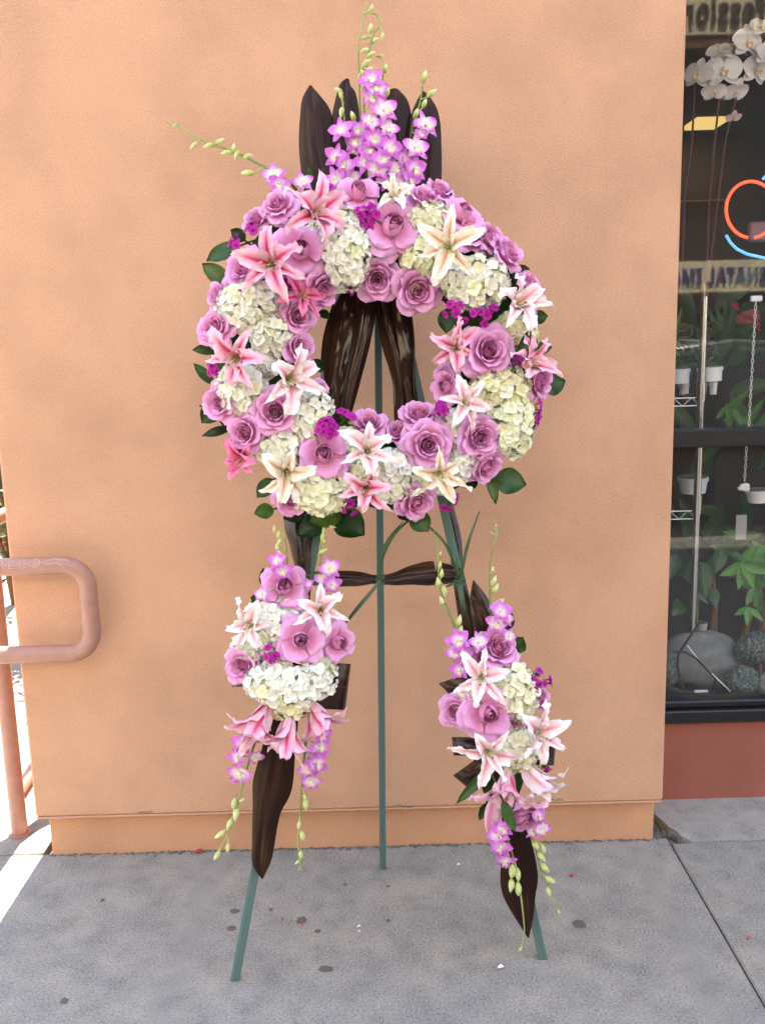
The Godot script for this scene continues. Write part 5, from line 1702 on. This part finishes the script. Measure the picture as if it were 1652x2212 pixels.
func leaf_at(parent: Node, base: Vector3, tip: Vector3, wide: float, col: Color, droop := 0.15, round_ := 0.8) -> void:
	var d := tip - base
	var ln := d.length()
	d /= ln
	var nn := (Vector3(0, 0.35, 1) + Vector3(rng.randf_range(-0.4, 0.4), rng.randf_range(-0.3, 0.3), 0)).normalized()
	var s := d.cross(nn).normalized()
	nn = s.cross(d)
	var b := Buf.new()
	b.grid(4, 9, func(p, w):
		var u: float = p * 2 - 1
		var k: float = pow(sin(PI * pow(clampf(w * 0.98 + 0.01, 0, 1), round_)), 0.85)
		return base + d * ln * w + s * u * wide * k + nn * (0.3 * wide * u * u * k + droop * ln * w * (1 - w)), col)
	part("leaf", b.mesh(M.leaf), parent)

func build_window_goods() -> void:
	rng.seed = 61
	# display floor
	var b := Buf.new()
	b.box(Vector3(0.81, 0.18, -3.75), Vector3(3.2, 0.272, -3.005), 0.004)
	solo("display_ledge", b.mesh(M.room), "dark ledge inside the shop window carrying stones and plants", "ledge")
	# chrome wire rack
	var rz := -3.12
	var t := on_z(1521, 612, rz)
	var q := on_z(1477, 1330, rz)
	var rack := thing("wire_rack", "chrome wire shelf rack behind the window glass", "shelf rack")
	b = Buf.new()
	b.tube([Vector3(t.x, 0.275, rz), Vector3(t.x, t.y, rz)], 0.0125, 14)
	for k in int((t.y - 0.3) / 0.04): b.tube([Vector3(t.x, 0.3 + k * 0.04, rz), Vector3(t.x, 0.3035 + k * 0.04, rz)], 0.0131, 12)
	part("post", b.mesh(M.chrome), rack)
	b = Buf.new()
	b.tube([Vector3(t.x, 0.275, rz - 0.42), Vector3(t.x, t.y, rz - 0.42)], 0.0125, 12)
	part("post", b.mesh(M.chrome), rack)
	for yy in [860.0, 1104.0]:
		var e := on_z(1490 if yy < 1000 else 1480, yy, rz)
		var y2 := on_z(1490, yy + 17, rz).y
		b = Buf.new()
		for y3 in [e.y, y2]: b.tube([Vector3(t.x, y3, rz), Vector3(0.3, y3, rz)], 0.0032, 6)
		var zig := []
		for k in 24: zig.append(Vector3(t.x - 0.03 * k, e.y if k % 2 else y2, rz))
		b.tube(zig, 0.0022, 5)
		for k in 14: b.tube([Vector3(t.x - 0.04 * k, e.y + 0.004, rz), Vector3(t.x - 0.04 * k, e.y + 0.004, rz - 0.42)], 0.0018, 5)
		b.tube([Vector3(t.x, e.y - 0.01, rz), Vector3(t.x, e.y + 0.05, rz)], 0.017, 12)
		part("shelf", b.mesh(M.chrome), rack)
	pot(1436, 1489, 797, 828, -3.25, "white pot tray left of the chrome post, half behind the wall", 0.9)
	pot(1505, 1559, 793, 823, -3.22, "white pot tray right of the chrome post", 0.9)
	pot(1464, 1488, 828, 852, -3.3, "small white pot left below the pot trays")
	pot(1513, 1526, 828, 850, -3.32, "small white pot right of the post under the tray, left one")
	pot(1530, 1548, 826, 852, -3.32, "small white pot right of the post under the tray, right one")
	pot(1463, 1528, 1031, 1064, -3.3, "white pot behind the chrome post on the lower shelf")
	pot(1498, 1514, 1074, 1094, -3.34, "tiny white pot just right of the post lower down")
	pot(1610, 1662, 1058, 1084, -3.2, "white hanging pot at the lower end of the chain")
	pot(1500, 1526, 1345, 1372, -3.4, "white pot behind the grey boulder")
	# chain
	b = Buf.new()
	var links := 0
	for seg in [[1632, 640, 1616, 926], [1611, 966, 1607, 1040]]:
		var a := on_z(seg[0], seg[1], -2.98)
		var c := on_z(seg[2], seg[3], -2.98)
		var n := int((a - c).length() / 0.0135)
		for k in n:
			var p := a.lerp(c, (k + 0.5) / n)
			var ring := []
			for e in 9:
				var an := TAU * e / 8.0
				var o := Vector3(cos(an) * 0.0036, sin(an) * 0.0085, 0)
				if k % 2: o = Vector3(0, o.y, o.x)
				ring.append(p + o)
			b.tube(ring, 0.0011, 5, Color.WHITE, false)
	var ch := thing("hanging_chain", "pale twisted chain hanging down inside the window", "chain")
	part("links", b.mesh(M.white_plastic), ch)
	b = Buf.new()
	var hk := on_z(1632, 646, -2.98)
	b.box(hk - Vector3(0.018, 0.008, 0.006), hk + Vector3(0.018, 0.01, 0.006), 0.003)
	part("hook_plate", b.mesh(M.white_plastic), ch)
	# white bow at the chain's end
	b = Buf.new()
	var bo := on_z(1606, 1052, -2.97)
	for k in 5: b.ball(bo + Vector3(rng.randf_range(-0.012, 0.012), rng.randf_range(-0.012, 0.012), 0), Vector3(0.012, 0.008, 0.007), 10, 6, nz, 0.6, 60.0)
	solo("flower_bow", b.mesh(M.white_plastic), "small white bow knot at the chain's lower end", "bow")
	# a hanging card
	b = Buf.new()
	var c0 := on_z(1587, 1166, -3.1)
	var c1 := on_z(1612, 1112, -3.1)
	b.box(Vector3(c0.x, c0.y, -3.101), Vector3(c1.x, c1.y, -3.099))
	solo("paper_card", b.mesh(mat(lin(0.32, 0.30, 0.31), 0.6)), "grey paper card hanging above the palmate plant", "card")
	# white moth orchid
	var mo := thing("moth_orchid", "white moth orchid in flower at the top of the window", "orchid")
	var pale := Color(0.66, 0.66, 0.69)
	var shapes := []
	for v in 2:
		var pr := []
		for k in 5:
			var a: float = [90.0, 4.0, 176.0, 225.0, 315.0][k]
			var hw := 0.62 if k in [1, 2] else 0.36
			var bb := Buf.new()
			bb.grid(8, 8, func(p, w):
				var u: float = p * 2 - 1
				var kk: float = hw * pow(sin(PI * pow(clampf(w * 0.95 + 0.03, 0, 1), 0.8)), 0.6)
				return Vector3(0.04 + w, u * kk, 0.14 * w - 0.2 * w * w + 0.18 * u * u * kk + (0.06 if hw > 0.5 else 0.0)).rotated(Vector3(0, 0, 1), deg_to_rad(a)), pale)
			pr.append(bb.mesh(M.petal_white))
		shapes.append(pr)
	var lipm := Buf.new()
	lipm.grid(8, 6, func(p, w):
		var u: float = p * 2 - 1
		var a2: float = u * 1.7
		return Vector3(sin(a2) * 0.2 * (1 - 0.4 * w), -0.08 - 0.3 * w, 0.3 - cos(a2) * 0.18), func(p, w): return Color(0.72, 0.48, 0.06).lerp(Color(0.8, 0.76, 0.6), w))
	lipm.ball(Vector3(0, 0.02, 0.1), Vector3(0.08, 0.1, 0.12), 8, 6, null, 0, 1, pale)
	for f in [[1561, 150, 40, -0.1, 0.0], [1508, 160, 32, -0.8, 0.1], [1612, 90, 36, 0.3, 0.1], [1632, 148, 36, 0.4, -0.2], [1553, 112, 28, -0.3, 0.8], [1642, 60, 28, 0.3, 0.6], [1588, 196, 28, 0.2, -1.0], [1541, 196, 26, -0.2, -0.9], [1583, 252, 17, 0.0, -1.6], [1592, 108, 24, 0.2, 1.0], [1650, 118, 28, 0.6, 0.1]]:
		var p := on_z(f[0], f[1], -3.02 - 0.05 * rng.randf())
		var bl := Node3D.new()
		bl.name = "blossom"
		mo.add_child(bl, true)
		var zax := Vector3(f[3], f[4], 1).normalized()
		var xax := Vector3(0, 1, 0).cross(zax).normalized()
		var m := px(f[2], p)
		bl.transform = Transform3D(Basis(xax, zax.cross(xax), zax).scaled(Vector3.ONE * m) * Basis(Vector3(0, 0, 1), rng.randf_range(-0.25, 0.25)), p)
		for pm in shapes[rng.randi() % 2]: part("petal", pm, bl)
		part("lip", lipm.mesh(M.petal_white), bl)
	b = Buf.new()
	for s in [[[1575, 60], [1556, 178], [1540, 330], [1530, 440], [1524, 640]], [[1650, 70], [1592, 200], [1566, 300], [1545, 470], [1524, 640]], [[1500, 180], [1494, 300], [1478, 420], [1470, 640]], [[1640, 40], [1625, 70], [1600, 90]]]:
		var pp := []
		for e in s: pp.append(on_z(e[0], e[1], -3.08))
		b.tube(pp, 0.0035, 6, Color(0.10, 0.035, 0.03))
	part("stem", b.mesh(M.small), mo)
	# neon sign
	var ns := thing("neon_sign", "lit neon OPEN sign, red O in a blue ring", "sign")
	var red := glow(Color(1.0, 0.27, 0.15), 0.4)
	var blue := glow(Color(0.36, 0.68, 1.0), 0.15)
	var tubes := [["letter_tube", [], red]]
	var oo := []
	for k in 41:
		var a := deg_to_rad(-82.0 + 344.0 * k / 40.0)
		oo.append(on_z(1621 + 54 * cos(a), 453 - 61 * sin(a), -2.93))
	tubes[0][1] = oo
	for l in [[[1700, 512], [1700, 392], [1750, 398], [1758, 430], [1740, 455], [1702, 455]], [[1850, 394], [1790, 394], [1790, 512], [1852, 512]], [[1790, 452], [1838, 452]], [[1880, 512], [1880, 394], [1945, 512], [1945, 394]]]:
		var pp := []
		for e in l: pp.append(on_z(e[0], e[1], -2.93))
		tubes.append(["letter_tube", pp, red])
	for l in [[[1567, 508], [1576, 524], [1590, 538], [1612, 549], [1652, 558], [1720, 566], [1800, 568], [1900, 562], [1980, 548], [2020, 510]], [[1646, 388], [1652, 381], [1670, 368], [1720, 352], [1800, 345], [1900, 352], [1980, 372], [2020, 410]]]:
		var pp := []
		for e in l: pp.append(on_z(e[0], e[1], -2.94))
		tubes.append(["ring_tube", pp, blue])
	for r in tubes:
		b = Buf.new()
		b.tube(r[1], 0.0045, 9)
		part(r[0], b.mesh(r[2]), ns)
	var nl := OmniLight3D.new()
	nl.name = "neon_light"
	nl.light_color = Color(1.0, 0.3, 0.15)
	nl.light_energy = 0.0012
	nl.light_size = 0.05
	nl.omni_range = 6.0
	nl.omni_attenuation = 2.0
	nl.shadow_enabled = true
	ns.add_child(nl)
	nl.position = on_z(1621, 453, -2.90)
	b = Buf.new()
	var bp := on_z(1660, 500, -3.0)
	b.box(bp + Vector3(-0.06, -0.03, -0.03), bp + Vector3(0.5, 0.03, 0.0), 0.006)
	part("transformer", b.mesh(mat(lin(0.10, 0.095, 0.11), 0.5)), ns)
	# foliage plants
	var deep := Color(0.035, 0.085, 0.025)
	var brt := Color(0.10, 0.28, 0.04)
	var pa := thing("money_plant", "bright palmate leaved plant at the lower right of the window", "plant")
	for w in [[1602, 1216, -3.10, 60, [-110, -65, -150, 25, -20, 60], brt], [1631, 1267, -3.14, 52, [-120, -80, 160, 40, 100], brt * 0.8], [1616, 1312, -3.06, 34, [-150, -100, -45], brt * 1.15], [1650, 1210, -3.12, 58, [170, 120, -90, -130], brt], [1570, 1190, -3.25, 46, [30, 100, 160, -30], brt * 0.6], [1650, 1290, -3.2, 44, [-160, 150, -110, 100], brt * 0.7], [1596, 1160, -3.2, 44, [20, 160, 70], brt * 0.8]]:
		var c := on_z(w[0], w[1], w[2])
		for a in w[4]:
			var ar := deg_to_rad(a + rng.randf_range(-8, 8))
			var l := px(w[3] * rng.randf_range(0.85, 1.15), c)
			leaf_at(pa, c, c + Vector3(cos(ar) * l, sin(ar) * l, rng.randf_range(-0.02, 0.04)), l * 0.21, w[5], 0.12)
	b = Buf.new()
	for s in [[1533, 1380, 1540, 1230], [1541, 1380, 1535, 1240], [1605, 1400, 1612, 1230], [1596, 1400, 1630, 1265], [1640, 1400, 1650, 1210]]:
		var p0 := on_z(s[0], s[1], -3.22)
		var p1 := on_z(s[2], s[3], -3.16)
		b.tube([Vector3(p0.x, 0.27, -3.22), p0, p0.lerp(p1, 0.5) + Vector3(0.01, 0, 0), p1], [0.012, 0.011, 0.009, 0.004], 7)
	part("trunk", b.mesh(M.wood), pa)
	var an := thing("heart_leaf_plant", "dark heart-shaped leaved plant beside the chrome post low down", "plant")
	for l in [[1500, 1222, 1478, 1246, 26], [1512, 1215, 1522, 1290, 26], [1500, 1250, 1528, 1305, 22], [1530, 1270, 1545, 1315, 20], [1460, 1200, 1440, 1255, 20], [1555, 1190, 1540, 1240, 20], [1470, 1300, 1450, 1330, 22]]:
		var p0 := on_z(l[0], l[1], -3.16)
		leaf_at(an, p0, on_z(l[2], l[3], -3.12), px(l[4], p0) * 0.8, deep * 1.3, 0.2, 0.62)
	b = Buf.new()
	for l in [[1500, 1222], [1512, 1215], [1530, 1270]]: b.tube([Vector3(on_z(1505, 1340, -3.2).x, 0.27, -3.2), on_z(1506, 1300, -3.2), on_z(l[0], l[1], -3.16)], 0.004, 5)
	part("stem", b.mesh(M.stem), an)
	var sp := thing("spider_plant", "striped spider plant leaves at the window's left edge", "plant")
	for l in [[1440, 760, 1472, 664], [1445, 720, 1486, 700], [1442, 730, 1480, 716], [1450, 735, 1476, 762], [1440, 745, 1468, 770], [1440, 790, 1460, 745]]:
		leaf_at(sp, on_z(l[0], l[1], -3.15), on_z(l[2], l[3], -3.05), 0.009, Color(0.30, 0.36, 0.12), 0.3, 0.9)
	var fern := thing("fern", "mossy green fern behind the chrome post", "plant")
	for k in 70:
		var c := on_z(1450 + rng.randf() * 90, 690 + rng.randf() * 100, -3.35)
		var a := rng.randf() * TAU
		leaf_at(fern, c, c + Vector3(cos(a) * 0.05, sin(a) * 0.05, rng.randf_range(-0.02, 0.04)), 0.009, Color(0.06, 0.10, 0.02).lerp(deep, rng.randf()), 0.2)
	var fl := thing("flamingo_flower", "red flamingo flower plant at the right of the window", "plant")
	for l in [[1580, 770, 1640, 670, 26], [1600, 700, 1668, 660, 34], [1590, 740, 1560, 640, 18], [1560, 780, 1520, 650, 12], [1630, 760, 1690, 720, 30], [1545, 790, 1590, 640, 14], [1575, 790, 1625, 720, 16]]:
		var p0 := on_z(l[0], l[1], -3.45)
		leaf_at(fl, p0, on_z(l[2], l[3], -3.38), px(l[4], p0), deep, 0.15, 0.7)
	for l in [[1590, 684, 1625, 696, 15], [1640, 686, 1600, 678, 14], [1640, 710, 1625, 700, 10], [1580, 655, 1594, 672, 8]]:
		var p0 := on_z(l[0], l[1], -3.3)
		leaf_at(fl, p0, on_z(l[2], l[3], -3.28), px(l[4], p0), Color(0.36, 0.012, 0.02), 0.15, 0.6)
	var bam := thing("broad_grass_plant", "bright broad grassy leaves right of the chrome post above the mullion", "plant")
	for l in [[1573, 930, 1566, 870, 10], [1566, 885, 1618, 840, 10], [1572, 880, 1545, 905, 8], [1575, 880, 1600, 920, 9], [1600, 930, 1650, 860, 9], [1625, 930, 1660, 880, 9], [1590, 900, 1630, 925, 8], [1580, 925, 1560, 905, 8], [1515, 990, 1510, 970, 6], [1512, 1000, 1525, 975, 8]]:
		var p0 := on_z(l[0], l[1], -3.2)
		leaf_at(bam, p0, on_z(l[2], l[3], -3.15), px(l[4], p0), brt * 0.7, 0.15, 0.8)
	# dim shapes further in
	for k in 26:
		var x := rng.randf_range(1450, 1700)
		var y := rng.randf_range(640, 1300)
		var p0 := on_z(x, y, -3.9)
		if k == 0: bam = thing("foliage_plant", "dim leafy plants in the depth of the shop", "plants")
		leaf_at(bam, p0, p0 + Vector3(rng.randf_range(-0.2, 0.2), rng.randf_range(0.02, 0.25), 0.05), rng.randf_range(0.02, 0.05), deep * rng.randf_range(0.6, 1.4), 0.15, 0.8)
	# stones
	for s in [[1508, 1432, 86, 64, -3.12, "rock", "large grey boulder in the window beside the black cables", 0.2, 6.0], [1601, 1464, 37, 34, -2.98, "jade", "lumpy green white stone at the front of the window", 0.26, 11.0], [1444, 1440, 20, 34, -2.98, "jade", "small greenish stone at the window's left edge", 0.25, 10.0], [1660, 1475, 24, 30, -2.97, "rock", "grey stone at the right edge of the window", 0.2, 14.0]]:
		var p := on_z(s[0], s[1], s[4])
		var low := on_z(s[0], s[1] + s[3], s[4]).y
		p.y += maxf(0.272 - low, -0.03) * 0.5
		b = Buf.new()
		b.ball(p, Vector3(px(s[2], p), px(s[3], p), px(s[2] * 0.7, p)), 40, 26, nz, s[7], s[8] * 7.0)
		solo("stone", b.mesh(M[s[5]]), s[6], "stone", "stones in the window")
	var oc := on_z(1640, 1398, -3.04)
	b = Buf.new()
	b.grid(60, 40, func(u, w):
		var th: float = w * PI
		var d := Vector3(cos(th), sin(th) * cos(u * TAU), sin(th) * sin(u * TAU))
		var rib: float = 1.0 + 0.045 * sin(w * 60.0 + 2.0 * sin(u * TAU * 2.0))
		return oc + Vector3(d.x * 0.085, d.y * 0.055, d.z * 0.05) * rib + Vector3(0, -0.012 * d.x * d.x, 0))
	solo("ribbed_ornament", b.mesh(M.jade), "ribbed green ornament on top of the stones at the right", "ornament")
	# cables and a stick
	b = Buf.new()
	for s in [[[1508, 1347], [1464, 1412], [1462, 1440], [1470, 1476], [1478, 1490]], [[1454, 1408], [1480, 1409], [1504, 1423], [1530, 1450], [1544, 1466], [1537, 1495]], [[1432, 1474], [1448, 1486], [1472, 1493], [1510, 1500], [1545, 1500]]]:
		var pp := []
		for e in s: pp.append(on_z(e[0], e[1], -2.965))
		b.tube(pp, 0.0042, 8)
	solo("cable", b.mesh(M.black), "black cable looping in front of the grey boulder", "cable")
	b = Buf.new()
	b.tube([on_z(1483, 1394, -2.975), on_z(1520, 1440, -2.965), on_z(1576, 1493, -2.96)], 0.0022, 7)
	solo("thin_wire", b.mesh(M.white_plastic), "thin pale wire leaning across the grey boulder", "wire")
	b = Buf.new()
	var pl := on_z(1513, 1493, -2.94)
	b.box(pl + Vector3(-0.022, -0.003, -0.006), pl + Vector3(0.022, 0.003, 0.006), 0.001, Transform3D(Basis(), Vector3.ZERO))
	solo("plant_label", b.mesh(M.white_plastic), "small white plant label lying at the window's front edge", "plant label")
